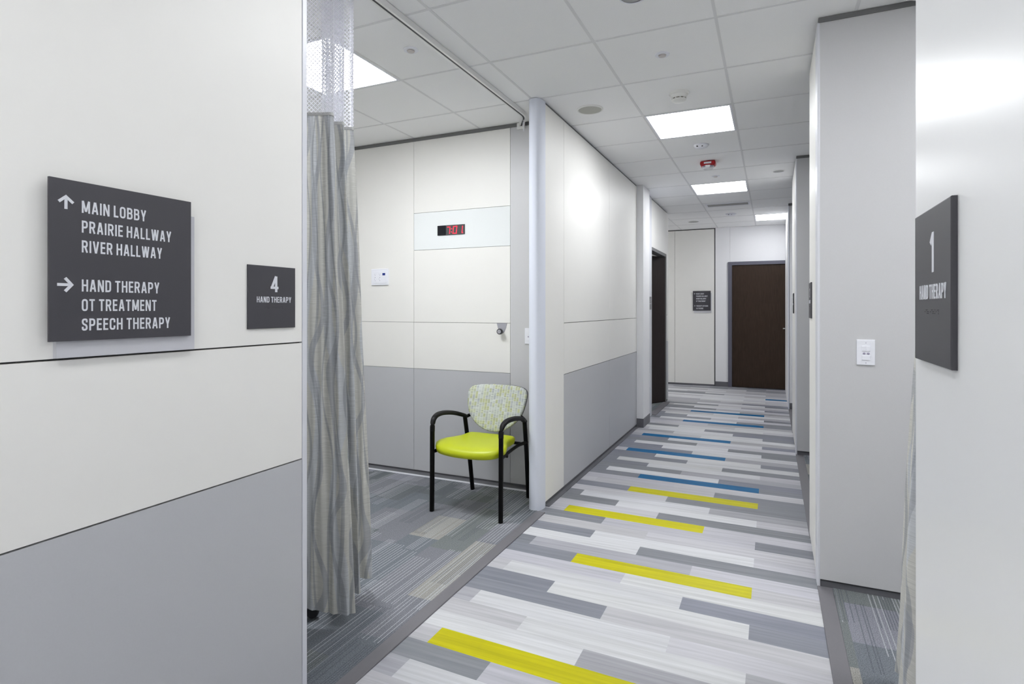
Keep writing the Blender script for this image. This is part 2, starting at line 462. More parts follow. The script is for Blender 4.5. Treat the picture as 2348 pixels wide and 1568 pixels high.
PCOL = {'W': (0.555, 0.56, 0.58), 'L': (0.455, 0.452, 0.485), 'M': (0.355, 0.355, 0.385), 'G': (0.21, 0.218, 0.25),
        'Y': (0.50, 0.465, 0.001), 'B': (0.001, 0.120, 0.29)}
def row_y(r):   # centre line of a plank row
    rm = r + 0.00016 * max(r, 0) ** 2
    return 1.99 + 0.1177 * rm
bm = NB()
pl = bm.loops.layers.float_color.new('plank')
def plank(x0, x1, y0, y1, col, seed):
    sh = lambda x, y: y - 0.028 * (x + 0.7)
    vs = [bm.verts.new((x, sh(x, y), 0)) for x, y in ((x0, y0), (x1, y0), (x1, y1), (x0, y1))]
    f = bm.faces.new(vs)
    for lp in f.loops: lp[pl] = (*col, seed)
def pcol(k):
    c = PCOL[k]; j = random.uniform(0.94, 1.06)
    if k in 'YB': j = random.uniform(0.97, 1.03)
    w = random.uniform(-0.012, 0.012)
    return (c[0] * j, c[1] * j, c[2] * j + (w if k not in 'YB' else 0))
for r in range(-34, 73):
    y0, y1 = (row_y(r - 1) + row_y(r)) / 2, (row_y(r) + row_y(r + 1)) / 2
    if r in rows:
        cls, *cs = rows[r].split()
    else:
        cls = 'ACB'[r % 3]; cs = random.choices('GWLLM', k=3)
    off = {'A': A_, 'B': B_, 'C': C_}[cls]
    xl = -1.355 if y1 < 3.5 else -1.42
    xr = 0.205 if y1 < 3.2 else 0.24
    if y0 > 8.5: xl = -4.25; xr = 1.3
    joints = []
    x = off
    while x > xl: x -= PLEN
    segs = []
    while x < xr:
        a, b_ = max(x, xl), min(x + PLEN, xr)
        k = round((x - off) / PLEN)   # -1, 0, 1 ...
        idx = k + 1
        ch = cs[idx] if 0 <= idx < len(cs) else random.choice('GWLM')
        segs.append((a, b_, ch)); x += PLEN
    for a, b_, ch in segs:
        if b_ - a > 1e-4: plank(a, b_, y0, y1, pcol(ch), random.random())
struct('floor', bm, PLANK)

bm = NB()
box(bm, -4.3, -1.416, -1.8, 8.5, -0.05, 0.004)
struct('floor_2', bm, CARPET)
bm = NB()
box(bm, 0.262, 2.4, -1.8, 8.42, -0.05, 0.004)
struct('floor_3', bm, CARPET)
bm = NB()
box(bm, -4.4, 2.5, -1.9, 10.7, -0.12, -0.02)
struct('floor_4', bm, BASE)
def strip(name, x0, x1, y0, y1):
    bm = NB(); box(bm, x0, x1, y0, y1, -0.01, 0.0065, 0, 0.002, 1); struct(name, bm, STRIP)
strip('trim_1', -1.418, -1.355, -1.8, 3.50)
strip('trim_2', 0.2, 0.264, -1.8, 3.118)
strip('trim_3', 0.2, 0.264, 3.762, 5.845)
strip('trim_4', 0.2, 0.264, 6.862, 8.445)
strip('trim_5', -1.42, -1.33, 7.30, 8.36)

# ------------------------------------------------------------------ ceiling with lay-in tiles
GX0, GPX, GY0, GPY = -1.46, 0.607, 2.27, 0.634
lights_cells = [(1, 3, True), (1, 7, True), (2, 11, True), (-2, 0, True), (1, -1, False), (1, -5, False), (4, -1, False), (-3, 8, False), (-4, 11, False), (4, 10, False), (-4, 3, False)]
LC = {(i, j) for i, j, _ in lights_cells}
bm = NB()
TW = 0.0072
for i in range(-5, 7):
    for j in range(-7, 14):
        if (i, j) in LC: continue
        x0, y0 = GX0 + i * GPX, GY0 + j * GPY
        box(bm, x0 + TW, x0 + GPX - TW, y0 + TW, y0 + GPY - TW, H + 0.002, H + 0.02, 0)
for i in range(-5, 8):
    x0 = GX0 + i * GPX
    box(bm, x0 - TW, x0 + TW, GY0 - 7 * GPY, GY0 + 14 * GPY, H, H + 0.02, 1)
for j in range(-7, 15):
    y0 = GY0 + j * GPY
    for i in range(-5, 7):
        x0 = GX0 + i * GPX
        box(bm, x0 + TW, x0 + GPX - TW, y0 - TW, y0 + TW, H, H + 0.02, 1)
box(bm, -4.6, 2.9, -2.3, 11.3, H + 0.06, H + 0.10, 0)
struct('ceiling', bm, [TILE, TEE])

LIGHT_LABELS = {
 (1, 3): 'nearest hallway ceiling light panel, beside the white smoke detector',
 (1, 7): 'second hallway ceiling light panel, just before the slot air vent',
 (2, 11): 'small far ceiling light panel above the closed brown door',
 (-2, 0): 'bright ceiling light panel in the bay partly behind the curtain mesh',
 (1, -1): 'hallway ceiling light panel overhead in front of the wayfinding sign',
 (1, -5): 'hallway ceiling light panel behind the viewpoint',
 (4, -1): 'ceiling light panel in the bay right of the hallway',
 (4, 4): 'ceiling light panel in the second bay right of the hallway',
 (-3, 8): 'ceiling light panel in the room behind the open dark door',
 (-4, 11): 'ceiling light panel at the left end of the cross hallway',
 (4, 10): 'ceiling light panel in the third bay right of the hallway',
 (-4, 3): 'ceiling light panel in the room behind the bay back wall',
}
for (i, j, seen) in lights_cells:
    x0, y0 = GX0 + i * GPX, GY0 + j * GPY
    x1, y1 = x0 + GPX, y0 + GPY
    t = thing('ceiling_light', LIGHT_LABELS[(i, j)], 'ceiling light', ((x0 + x1) / 2, (y0 + y1) / 2, H), 'ceiling light panels')
    bm = NB()
    f = 0.021
    for a in ((x0 + TW, x0 + f, y0 + TW, y1 - TW), (x1 - f, x1 - TW, y0 + TW, y1 - TW), (x0 + f, x1 - f, y0 + TW, y0 + f), (x0 + f, x1 - f, y1 - f, y1 - TW)):
        box(bm, a[0], a[1], a[2], a[3], H - 0.002, H + 0.03)
    obj('frame', bm, WHITE_PL, t)
    bm = NB(); box(bm, x0 + f, x1 - f, y0 + f, y1 - f, H + 0.001, H + 0.012)
    obj('diffuser', bm, {(-2, 0): BAY_LIGHT, (1, -1): DIM_LIGHT, (4, -1): RBAY_LIGHT, (2, 11): DIM_LIGHT}.get((i, j), PANEL_LIGHT), t)

# ------------------------------------------------------------------ walls
GAP = 0.0022
def panels_x(bm, xf, d, y0, y1, specs, bott=0.032, top=H - 0.024):
    """panels on a wall face x=xf, body on side -d (d=+1: faces +x)."""
    for (a, b_, z0, z1, mi) in specs:
        xa, xb = (xf - 0.012, xf) if d > 0 else (xf, xf + 0.012)
        box(bm, xa, xb, a + GAP, b_ - GAP, z0 + GAP, z1 - GAP, mi)
def panels_y(bm, yf, specs, d=-1):
    for (a, b_, z0, z1, mi) in specs:
        ya, yb = (yf, yf + 0.012) if d < 0 else (yf - 0.012, yf)
        g = 0.0014
        box(bm, a + g, b_ - g, ya, yb, z0 + g, z1 - g, mi)
PB, PT = 0.032, H - 0.024
Z1, Z2 = 1.231, 0.851
LAM = [CORE, CREAM, GREY, BASE, GLASSW, TOPTRIM, GREYW]

# near left wall (signs hang here)
bm = NB()
box(bm, XL - 0.09, XL - 0.012, -1.8, 1.412, 0.03, H - 0.02, 0)
box(bm, XL - 0.10, XL - 0.008, -1.8, 1.40, 0, 0.03, 3)
box(bm, XL - 0.10, XL - 0.008, -1.8, 1.40, H - 0.022, H, 5)
panels_x(bm, XL, 1, 0, 0, [(-1.8, 1.412, Z1, PT, 1), (-1.8, 1.412, Z2, Z1, 1), (-1.8, 1.412, PB, Z2, 2)])
struct('wall_left', bm, LAM)
bm = NB()
box(bm, XL - 0.102, XL + 0.0015, 1.412, 1.432, 0, H, 0, 0.002)
struct('trim_6', bm, ALUW)

# bay divider on the camera side of the left bay
bm = NB(); box(bm, -4.3, XL - 0.102, 0.95, 1.05, 0, H); struct('wall_left_bay_side', bm, CREAM)
# outer closing walls
bm = NB(); box(bm, -4.4, -4.3, -1.9, 10.6, 0, H); struct('wall_left_outer', bm, CREAM)
bm = NB(); box(bm, 2.4, 2.5, -1.9, 10.6, 0, H); struct('wall_right_outer', bm, CREAM)
bm = NB(); box(bm, -4.3, 2.4, -1.9, -1.8, 0, H); struct('wall_back', bm, CREAM)

# back wall of the left bay
bm = NB()
XS1, XS2 = -2.681, -1.808
box(bm, -4.3, XL - 0.095, YA + 0.012, YA + 0.09, 0.03, H - 0.02, 0)
box(bm, -4.3, XL - 0.095, YA + 0.006, YA + 0.09, 0, 0.03, 3)
box(bm, -4.3, XL - 0.095, YA - 0.006, YA + 0.09, H - 0.026, H, 5)
xs = [-4.3, -3.55, XS1]
sp = []
for a, b_ in ((-4.3, -3.55), (-3.55, XS1)):
    sp += [(a, b_, Z1, PT, 1), (a, b_, Z2, Z1, 1), (a, b_, 0.018, Z2, 2)]
sp += [(XS1, XS2, 2.124, PT, 1), (XS1, XS2, 1.820, 2.124, 4), (XS1, XS2, Z1, 1.820, 1), (XS1, XS2, Z2, Z1, 1), (XS1, XS2, 0.018, Z2, 2), (XS2, XL - 0.095, 0.018, PT, 6)]
panels_y(bm, YA, sp)
struct('wall_bay_back', bm, LAM)
bm = NB(); box(bm, -4.3, XL - 0.097, 3.838, 3.864, 0.0, 0.009, 0, 0.003); struct('baseboard_bay_back', bm, ALUW)
bm = NB(); box(bm, -4.3, XL - 0.097, 3.864, YA - 0.001, 0.0, 0.007); struct('trim_11', bm, BASE)

# left partition along the hallway with its rounded end post
bm = NB()
Y0P, Y1P = 3.60, 6.475
box(bm, XL - 0.09, XL - 0.012, Y0P, Y1P, 0.0, H, 0)
box(bm, XL - 0.03, XL - 0.007, Y0P, Y1P, 0, 0.03, 3)
box(bm, XL - 0.007, XL + 0.024, 3.62, Y1P - 0.006, 0, 0.008, 3)
box(bm, XL - 0.03, XL - 0.005, Y0P, Y1P, H - 0.016, H, 5)
ys = 3.987
panels_x(bm, XL, 1, 0, 0, [(3.605, ys, PB, PT + 0.01, 1)] + [s for a, b_ in ((ys, 5.275), (5.275, Y1P)) for s in ((a, b_, Z1 + 0.005, PT + 0.01, 1), (a, b_, Z2 + 0.005, Z1 + 0.005, 1), (a, b_, PB, Z2 + 0.005, 2))])
box(bm, XL - 0.098, XL - 0.09, Y0P, YA + 0.012, 0.0, H - 0.02, 1)
struct('wall_left_partition', bm, LAM)
# end post: slender half-round aluminium profile
bm = NB()
prof = []
cx, ry, rx = XL - 0.047, 0.085, 0.050
for k in range(25):
    a = PI + PI * k / 24
    prof.append((cx + rx * math.copysign(abs(math.cos(a)) ** 0.75, math.cos(a)), 3.60 - 0.012 + ry * math.sin(a)))
prof += [(cx + rx, 3.602), (cx - rx, 3.602)]
A = [bm.verts.new((x, y, 0)) for x, y in prof]; Bv = [bm.verts.new((x, y, H - 0.002)) for x, y in prof]
bm.faces.new(A); bm.faces.new(Bv)
for k in range(len(A)):
    bm.faces.new((A[k], A[(k + 1) % len(A)], Bv[(k + 1) % len(A)], Bv[k]))
struct('trim_7', bm, ALU, smooth='auto')

# white plaster column at the end of the partition
bm = NB()
box(bm, -1.50, -1.322, 6.475, 6.84, 0, H, 0)
struct('wall_left_column', bm, WHITE_PAINT)
bm = NB()
box(bm, -1.50, -1.316, 6.468, 6.846, 0, 0.10, 0, 0.002)
struct('baseboard_column', bm, BASE)

# left wall with the open doorway
bm = NB()
DT = 2.115
XD = -1.382
box(bm, XD - 0.10, XD, 6.84, 7.30, 0, H, 0)                     # strip before the opening
box(bm, XD - 0.10, XD - 0.012, 7.30, 8.55, DT + 0.01, H, 1)     # lintel core
box(bm, XD - 0.012, XD, 7.30, 8.55, DT + 0.01, PT + 0.008, 2)     # lintel panel
box(bm, XD - 0.10, XD - 0.012, 8.40, 8.55, 0.0, DT + 0.01, 1)
for z0, z1, mi in ((Z1 + 0.02, DT + 0.01, 2), (Z2 + 0.02, Z1 + 0.02, 2), (0.03, Z2 + 0.02, 3)):
    box(bm, XD - 0.012, XD, 8.41, 8.55, z0 + GAP, z1 - GAP, mi)
struct('wall_left_far', bm, [ALUW, CORE, CREAM, GREY])
bm = NB(); box(bm, -4.3, XD - 0.1, 8.45, 8.55, 0, H); struct('wall_left_cross', bm, CREAM)
bm = NB()
box(bm, XD - 0.101, XD - 0.002, 7.30, 8.41, DT - 0.03, DT + 0.01, 0)
box(bm, XD - 0.101, XD - 0.002, 8.385, 8.41, 0, DT - 0.031, 0)
struct('trim_8', bm, TOPTRIM)

# far wall
bm = NB()
box(bm, -4.3, 2.4, YF + 0.012, YF + 0.12, 0, H, 0)
XB = -0.905
for a, b_ in ((-4.3, -3.3), (-3.3, -2.5), (-2.5, -1.575), (-1.575, XB - 0.002)):
    box(bm, a + GAP, b_ - GAP, YF - 0.004, YF + 0.012, 0.03, PT + 0.008, 1)
box(bm, XB - 0.002, XB + 0.014, YF - 0.001, YF + 0.012, 0.0, PT + 0.008, 0)
DX0, DX1 = -0.685, 0.37
box(bm, XB + 0.014, DX0 + 0.03, YF, YF + 0.012, 0.0, H, 2)
box(bm, DX0 + 0.032, 2.4, YF, YF + 0.012, 2.10, H, 2)
box(bm, DX1 - 0.03, 2.4, YF, YF + 0.012, 0, 2.10, 2)
struct('wall_far', bm, [CORE, CREAM, WHITE_PAINT])
bm = NB(); box(bm, XB + 0.012, DX0, YF - 0.008, YF, 0, 0.085, 0, 0.002); box(bm, -4.3, XB - 0.003, YF - 0.001, YF + 0.011, 0, 0.03)
struct('baseboard_far', bm, BASE)
# closed door with grey steel frame
bm = NB()
fw = 0.062
box(bm, DX0, DX0 + fw, YF - 0.028, YF + 0.01, 0, 2.142)
box(bm, DX1 - fw, DX1, YF - 0.028, YF + 0.01, 0, 2.142)
box(bm, DX0 + fw, DX1 - fw, YF - 0.028, YF + 0.01, 2.085, 2.142)
d1 = struct('door_1', bm, DOORF)
bm = NB(); box(bm, DX0 + fw, DX1 - fw, YF - 0.006, YF + 0.011, 0.012, 2.085)
obj('door_leaf', bm, WOOD, d1)
bm = NB()
lathe(bm, [(0, -0.03), (0.027, -0.03), (0.027, -0.006)], (0.262, YF, 1.02), 20, axis='y')
tube(bm, [(0.262, YF - 0.03, 1.02), (0.262, YF - 0.065, 1.02), (0.240, YF - 0.070, 1.02), (0.165, YF - 0.068, 1.016)], ell(0.009, 0.009, 10))
obj('door_handle', bm, STEEL, d1, smooth=True)
# open dark door inside the left doorway
bm = NB()
hx, hy = -1.395, 8.372
dv = Vector((-0.525, -0.851, 0)); nv = Vector((0.851, -0.525, 0))
P = [Vector((hx, hy, 0)), Vector((hx, hy, 0)) + dv * 0.93]
vs = []
for z in (0.012, 2.085):
    for p, off in ((P[0], 0), (P[1], 0), (P[1], -0.044), (P[0], -0.044)):
        q = p + nv * off; vs.append(bm.verts.new((q.x, q.y, z)))
for f in ((3, 2, 1, 0), (4, 5, 6, 7), (0, 1, 5, 4), (1, 2, 6, 5), (2, 3, 7, 6), (3, 0, 4, 7)):
    bm.faces.new([vs[k] for k in f])
d2 = struct('door_2', bm, WOOD2)
bm = NB()
q = Vector((hx, hy, 0)) + dv * 0.86
tube(bm, [q + nv * 0.0 + Vector((0, 0, 1.0)), q + nv * 0.06 + Vector((0, 0, 1.0)), q + nv * 0.062 - dv * 0.11 + Vector((0, 0, 1.0))], ell(0.009, 0.009, 10))
obj('door_handle', bm, STEEL, d2, smooth=True)

# right-hand walls
bm = NB(); box(bm, XR, XR + 0.10, -1.8, 1.052, 0, H, 0, 0.003); struct('wall_right', bm, plain('satin_laminate', (0.78, 0.785, 0.795), 0.33, noise=0.01, scale=6))
bm = NB(); box(bm, XR + 0.10, 2.4, 0.95, 1.05, 0, H); struct('wall_right_bay_side', bm, CREAM)

def pier(name, y0, y1, trimname, front_mat_index=6, base=True, long=2.4):
    bm = NB()
    box(bm, XR + 0.012, long, y0 + 0.012, y1, 0.03, H - 0.018, 0)
    box(bm, XR + 0.010, long, y0 + 0.008, y1, 0, 0.03, 3)
    box(bm, XR + 0.004, long, y0 - 0.004, y1, H - 0.024, H, 5)
    box(bm, XR + 0.006, long, y0, y0 + 0.012, 0.04, H - 0.024, front_mat_index)
    box(bm, XR, XR + 0.012, y0 + 0.125, y1, 0.03, H - 0.024, 1)
    struct(name, bm, LAM)
    bm = NB()
    box(bm, XR - 0.0015, XR + 0.012, y0 - 0.001, y0 + 0.122, 0.0, H - 0.02, 0, 0.004)
    struct(trimname, bm, ALUW)
pier('wall_right_pier', 3.117, 3.762, 'trim_9')
pier('wall_right_pier_2', 5.845, 6.862, 'trim_10')
bm = NB()
box(bm, XR + 0.012, 2.4, 8.45, YF + 0.012, 0, H, 0)
box(bm, XR + 0.03, 2.4, 8.438, 8.45, 0.09, H, 0)
box(bm, XR, XR + 0.012, 8.44, YF + 0.01, 0.0, H - 0.02, 0)
box(bm, XR + 0.012, 2.4, 8.43, 8.45, 0, 0.085, 1)
box(bm, XR - 0.002, XR + 0.06, 8.43, 8.452, H - 0.03, H, 2)
box(bm, XR - 0.0015, XR + 0.010, 8.436, 8.5, 0.0, H - 0.02, 3)
struct('wall_right_far', bm, [WHITE_PAINT, BASE, TOPTRIM, ALU])

# ------------------------------------------------------------------ lettering (own condensed stroke alphabet)
def roundpoly(pts, r, closed=False, n=5):
    pts = [Vector(p).to_2d() for p in pts]; out = []
    m = len(pts)
    for i, p in enumerate(pts):
        if not closed and i in (0, m - 1): out.append(p); continue
        a, b_ = pts[i - 1] - p, pts[(i + 1) % m] - p
        rr = min(r, a.length * 0.5, b_.length * 0.5)
        s, e = p + a.normalized() * rr, p + b_.normalized() * rr
        for k in range(n + 1):
            t = k / n
            out.append((1 - t) ** 2 * s + 2 * t * (1 - t) * p + t * t * e)
    return out
TH = 0.150
def glyphs():
    h = TH / 2; T = 1 - h; Bt = h
    g = {}
    def w(c, wd, *st): g[c] = (wd, st)
    V2 = lambda *p: (list(p), False)
    def std(wd): return h, wd - h
    a, b = std(0.53)
    stem = V2((a, 0), (a, 1))
    rp = lambda pts, r=0.2, cl=False: (roundpoly(pts, r, cl), cl)
    w('A', 0.58, V2((h * 1.02, 0), (0.265, 1)), V2((0.58 - h * 1.02, 0), (0.315, 1)), V2((0.14, 0.28), (0.44, 0.28)))
    w('B', 0.53, stem, rp([(a, T), (b - 0.02, T), (b - 0.02, 0.53), (a, 0.53)], 0.17), rp([(a, 0.53), (b, 0.53), (b, Bt), (a, Bt)], 0.18))
    w('C', 0.52, rp([(0.52 - h, 0.64), (0.52 - h, T), (a, T), (a, Bt), (0.52 - h, Bt), (0.52 - h, 0.36)], 0.22))
    w('D', 0.53, stem, rp([(a, T), (b, T), (b, Bt), (a, Bt)], 0.24))
    w('E', 0.44, stem, V2((a, T), (0.44, T)), V2((a, 0.52), (0.41, 0.52)), V2((a, Bt), (0.44, Bt)))
    w('H', 0.55, stem, V2((0.55 - h, 0), (0.55 - h, 1)), V2((a, 0.52), (0.55 - h, 0.52)))
    w('I', TH, V2((h, 0), (h, 1)))
    w('K', 0.55, stem, V2((a + 0.05, 0.38), (0.50, 1)), V2((0.24, 0.60), (0.53 - 0.03, 0)))
    w('L', 0.42, stem, V2((a, Bt), (0.42, Bt)))
    w('M', 0.70, V2((h, 0), (h, 1)), V2((0.70 - h, 0), (0.70 - h, 1)), V2((h + 0.02, 1), (0.34, 0.12)), V2((0.70 - h - 0.02, 1), (0.36, 0.12)))
    w('N', 0.56, V2((h, 0), (h, 1)), V2((0.56 - h, 0), (0.56 - h, 1)), V2((h + 0.01, 1), (0.55 - h, 0)))
    w('O', 0.54, rp([(h, T), (0.54 - h, T), (0.54 - h, Bt), (h, Bt)], 0.24, True))
    w('P', 0.52, stem, rp([(a, T), (0.52 - h, T), (0.52 - h, 0.44), (a, 0.44)], 0.2))
    w('R', 0.54, stem, rp([(a, T), (b - 0.01, T), (b - 0.01, 0.48), (a, 0.48)], 0.19), V2((0.29, 0.48), (0.545 - h, 0)))
    w('S', 0.50, rp([(0.5 - h, 0.68), (0.5 - h, T), (a, T), (a, 0.56), (0.5 - h, 0.44), (0.5 - h, Bt), (a, Bt), (a, 0.32)], 0.2))
    w('T', 0.50, V2((0, T), (0.5, T)), V2((0.25, 0), (0.25, 1)))
    w('V', 0.57, V2((h, 1), (0.265, 0)), V2((0.57 - h, 1), (0.305, 0)))
    w('W', 0.80, V2((h, 1), (0.215, 0)), V2((0.385, 1), (0.245, 0)), V2((0.415, 1), (0.555, 0)), V2((0.80 - h, 1), (0.585, 0)))
    w('Y', 0.54, V2((h, 1), (0.25, 0.42)), V2((0.54 - h, 1), (0.29, 0.42)), V2((0.27, 0), (0.27, 0.46)))
    w('1', 0.30, V2((0.30 - h, 0), (0.30 - h, 1)), V2((0.30 - h - 0.02, 0.93), (0.04, 0.72)))
    w('2', 0.48, rp([(h, 0.68), (h, T), (0.48 - h, T), (0.48 - h, 0.55), (h, 0.1)], 0.2), V2((h * 0.6, Bt), (0.48, Bt)))
    w('3', 0.48, rp([(h, 0.74), (h, T), (0.48 - h, T), (0.48 - h, 0.53), (0.2, 0.53)], 0.18), rp([(0.2, 0.53), (0.48 - h, 0.53), (0.48 - h, Bt), (h, Bt), (h, 0.28)], 0.18))
    w('4', 0.52, V2((0.37, 0), (0.37, 1)), V2((0, 0.27), (0.52, 0.27)), V2((h * 0.9, 0.24), (0.36, 1)))
    return g
GLY = glyphs()

def ribbon(bm, pts, closed, t, xf):
    """flat stroke -> extruded strip; xf maps (x, y, height) to 3-d."""
    P = [Vector(p).to_2d() for p in pts]; n = len(P)
    Lf, Rt = [], []
    for i, p in enumerate(P):
        if closed: d0, d1 = p - P[i - 1], P[(i + 1) % n] - p
        else:
            d0 = p - P[i - 1] if i else P[1] - p
            d1 = P[i + 1] - p if i < n - 1 else p - P[i - 1]
        if d0.length < 1e-6: d0 = d1
        if d1.length < 1e-6: d1 = d0
        d0, d1 = d0.normalized(), d1.normalized()
        n0, n1 = Vector((-d0.y, d0.x)), Vector((-d1.y, d1.x))
        mt = n0 + n1
        if mt.length < 1e-3: mt = n0.copy()
        mt.normalize(); k = 1 / max(0.5, mt.dot(n0))
        Lf.append(p + mt * t / 2 * k); Rt.append(p - mt * t / 2 * k)
    top = [(bm.verts.new(xf(a.x, a.y, 1)), bm.verts.new(xf(b_.x, b_.y, 1))) for a, b_ in zip(Lf, Rt)]
    bot = [(bm.verts.new(xf(a.x, a.y, 0)), bm.verts.new(xf(b_.x, b_.y, 0))) for a, b_ in zip(Lf, Rt)]
    rng = range(n if closed else n - 1)
    for i in rng:
        j = (i + 1) % n
        bm.faces.new((top[i][0], top[j][0], top[j][1], top[i][1]))
        bm.faces.new((top[i][0], bot[i][0], bot[j][0], top[j][0]))
        bm.faces.new((top[i][1], top[j][1], bot[j][1], bot[i][1]))
    if not closed:
        bm.faces.new((top[0][0], top[0][1], bot[0][1], bot[0][0]))
        bm.faces.new((top[-1][0], bot[-1][0], bot[-1][1], top[-1][1]))

def text_bm(s, o, right, up, width, height, raise_=0.0004, align='l', gap=0.150, space=0.40):
    o, right, up = Vector(o), Vector(right), Vector(up); nrm = right.cross(up)
    tot = 0
    for k, c in enumerate(s):
        tot += space if c == ' ' else GLY[c][0] + (gap if k < len(s) - 1 and s[k + 1] != ' ' else 0)
        if c == ' ': tot += 0
    sx = width / tot if width else height
    if align == 'c': o = o - right * (tot * sx / 2)
    bm = NB(); x = 0
    for k, c in enumerate(s):
        if c == ' ': x += space; continue
        wd, st = GLY[c]
        for q, (pts, cl) in enumerate(st):
            x0, rz = x, raise_ * (1 + 0.22 * q + 0.07 * (k % 3))   # strokes overlap: keep their faces apart
            ribbon(bm, pts, cl, TH, lambda a, b_, e, x0=x0, rz=rz: o + right * ((x0 + a) * sx) + up * (b_ * height) + nrm * (rz if e else -0.0002))
        x += wd + (gap if k < len(s) - 1 and s[k + 1] != ' ' else 0)
    return bm

def arrow_bm(o, right, up, size, ang):
    o, right, up = Vector(o), Vector(right), Vector(up); nrm = right.cross(up)
    bm = NB(); ca, sa = math.cos(ang), math.sin(ang)
    def xf(a, b_, e, up_=0.0009):
        a2, b2 = a * ca - b_ * sa, a * sa + b_ * ca
        return o + right * a2 * size + up * b2 * size + nrm * (up_ if e else -0.0002)
    t = 0.195
    ribbon(bm, [(-0.5, 0), (0.36, 0)], False, t, xf)       # shaft
    ribbon(bm, [(-0.02, 0.46), (0.38, 0.0), (-0.02, -0.46)], False, t, lambda a, b_, e: xf(a, b_, e, 0.0012))
    return bm

def way_sign(label, face_o, right, up, w, h, lines, arrows, back_dx, back_dz, thick, cap):
    """face_o: lower-left corner of the dark face plate (on its front plane)."""
    right, up = Vector(right), Vector(up); nrm = right.cross(up)
    o = Vector(face_o)
    t = thing('wayfinding_sign', label, 'sign', o + right * w / 2)
    bm = NB(); prism(bm, [(0, 0), (w, 0), (w, h), (0, h)], o - nrm * 0.006, right, up, nrm, 0.006)
    obj('face_plate', bm, SIGN, t)
    bm = NB(); prism(bm, [(back_dx, back_dz), (w + back_dx * 0.9, back_dz), (w + back_dx * 0.9, h + back_dz), (back_dx, h + back_dz)], o - nrm * thick, right, up, nrm, thick - 0.008)
    obj('back_plate', bm, SIGNBACK, t)
    for (s, x, z, wd) in lines:
        obj('text_line', text_bm(s, o + right * x + up * z, right, up, wd, cap), LETTER, t)
    for (x, z, sz, ang) in arrows:
        obj('arrow', arrow_bm(o + right * x + up * z, right, up, sz, ang), LETTER, t)
    return t

def room_sign(label, face_o, right, up, w, h, num, text, thick, mat=SIGN, braille=True, lower=None):
    right, up = Vector(right), Vector(up); nrm = right.cross(up); o = Vector(face_o)
    t = thing('room_sign', label, 'sign', o + right * w / 2)
    bm = NB(); prism(bm, [(0, 0), (w, 0), (w, h), (0, h)], o - nrm * thick, right, up, nrm, thick, 0, 0.0015)
    obj('face_plate', bm, mat, t)
    nh = h * 0.255
    obj('number', text_bm(num, o + right * w * 0.535 + up * h * 0.585, right, up, nh * GLY[num][0] * 1.2, nh, align='c'), LETTER, t)
    obj('text_line', text_bm(text, o + right * w * 0.535 + up * h * 0.415, right, up, w * 0.73, h * 0.093, align='c'), LETTER, t)
    if braille:
        bm = NB()
        for k in range(13):
            if k == 4: continue
            for c in range(2):
                for r in range(3):
                    if (k * 7 + c * 5 + r * 3 + k * r) % 5 < 2: continue
                    p = o + right * (w * (0.335 + 0.031 * k) + c * 0.0021) + up * (h * 0.345 - r * 0.0023) + nrm * 0.0002
                    vs = [bm.verts.new(p + right * math.cos(q * PI / 3) * 0.0008 + up * math.sin(q * PI / 3) * 0.0008) for q in range(6)]
                    tip = bm.verts.new(p + nrm * 0.0006)
                    for q in range(6): bm.faces.new((vs[q], vs[(q + 1) % 6], tip))
        obj('braille', bm, BRAILLE, t)
    return t

UP = (0, 0, 1)
# big sign on the near left wall: faces +x, reads along +y
XS = -1.375
kf = XS / XL
yb = lambda y: y * kf
zb = lambda z: CAM_Z + (z - CAM_Z) * kf
fy0, fz0 = yb(0.695), zb(1.2695); fw_, fh_ = yb(1.020) - fy0, zb(1.6215) - fz0
LINES = [('MAIN LOBBY', 0.758, 1.5535, 0.901 - 0.758), ('PRAIRIE HALLWAY', 0.758, 1.5095, 0.965 - 0.758), ('RIVER HALLWAY', 0.758, 1.4655, 0.941 - 0.758),
         ('HAND THERAPY', 0.758, 1.3785, 0.934 - 0.758), ('OT TREATMENT', 0.758, 1.3350, 0.927 - 0.758), ('SPEECH THERAPY', 0.758, 1.2915, 0.962 - 0.758)]
way_sign('large charcoal direction sign with six text lines on the near left wall', (XS, fy0, fz0), (0, 1, 0), UP, fw_, fh_,
         [(s, yb(y) - fy0, zb(z) - fz0, wd * kf) for s, y, z, wd in LINES],
         [(yb(0.7265) - fy0, zb(1.572) - fz0, 0.030, PI / 2), (yb(0.7255) - fy0, zb(1.3925) - fz0, 0.031, 0)],
         0.017, -0.036, 0.020, 0.0265)
# small room sign 4
XS4 = -1.3895; k4 = XS4 / XL
room_sign('small charcoal room sign numbered 4 beside the curtain', (XS4, 1.2005 * k4, CAM_Z + (1.2805 - CAM_Z) * k4), (0, 1, 0), UP, 0.182 * k4, 0.190 * k4, '4', 'HAND THERAPY', 0.005)
# sign 1 on the near right wall: faces -x, reads along -y
room_sign('charcoal room sign numbered 1 on the near right wall', (0.193, 1.018, 1.267), (0, -1, 0), UP, 0.186, 0.2075, '1', 'HAND THERAPY', 0.0068)
room_sign('charcoal room sign seen nearly edge-on, left of the right light switch', (0.193, 3.70, 1.288), (0, -1, 0), UP, 0.185, 0.198, '2', 'HAND THERAPY', 0.0068)
room_sign('smallest charcoal room sign on the right, nearest the brown door', (0.191, 6.43, 1.295), (0, -1, 0), UP, 0.185, 0.199, '3', 'HAND THERAPY', 0.0088)
room_sign('room sign with painted-in grey reflection beside the open dark door on the left', (-1.372, 7.05, 1.331), (0, 1, 0), UP, 0.18, 0.160, '2', 'THERAPY', 0.0095, plain('reflection_grey_sign', (0.22, 0.22, 0.235), 0.3), braille=False)  # lighter grey base colour stands in for a reflection on the sign face
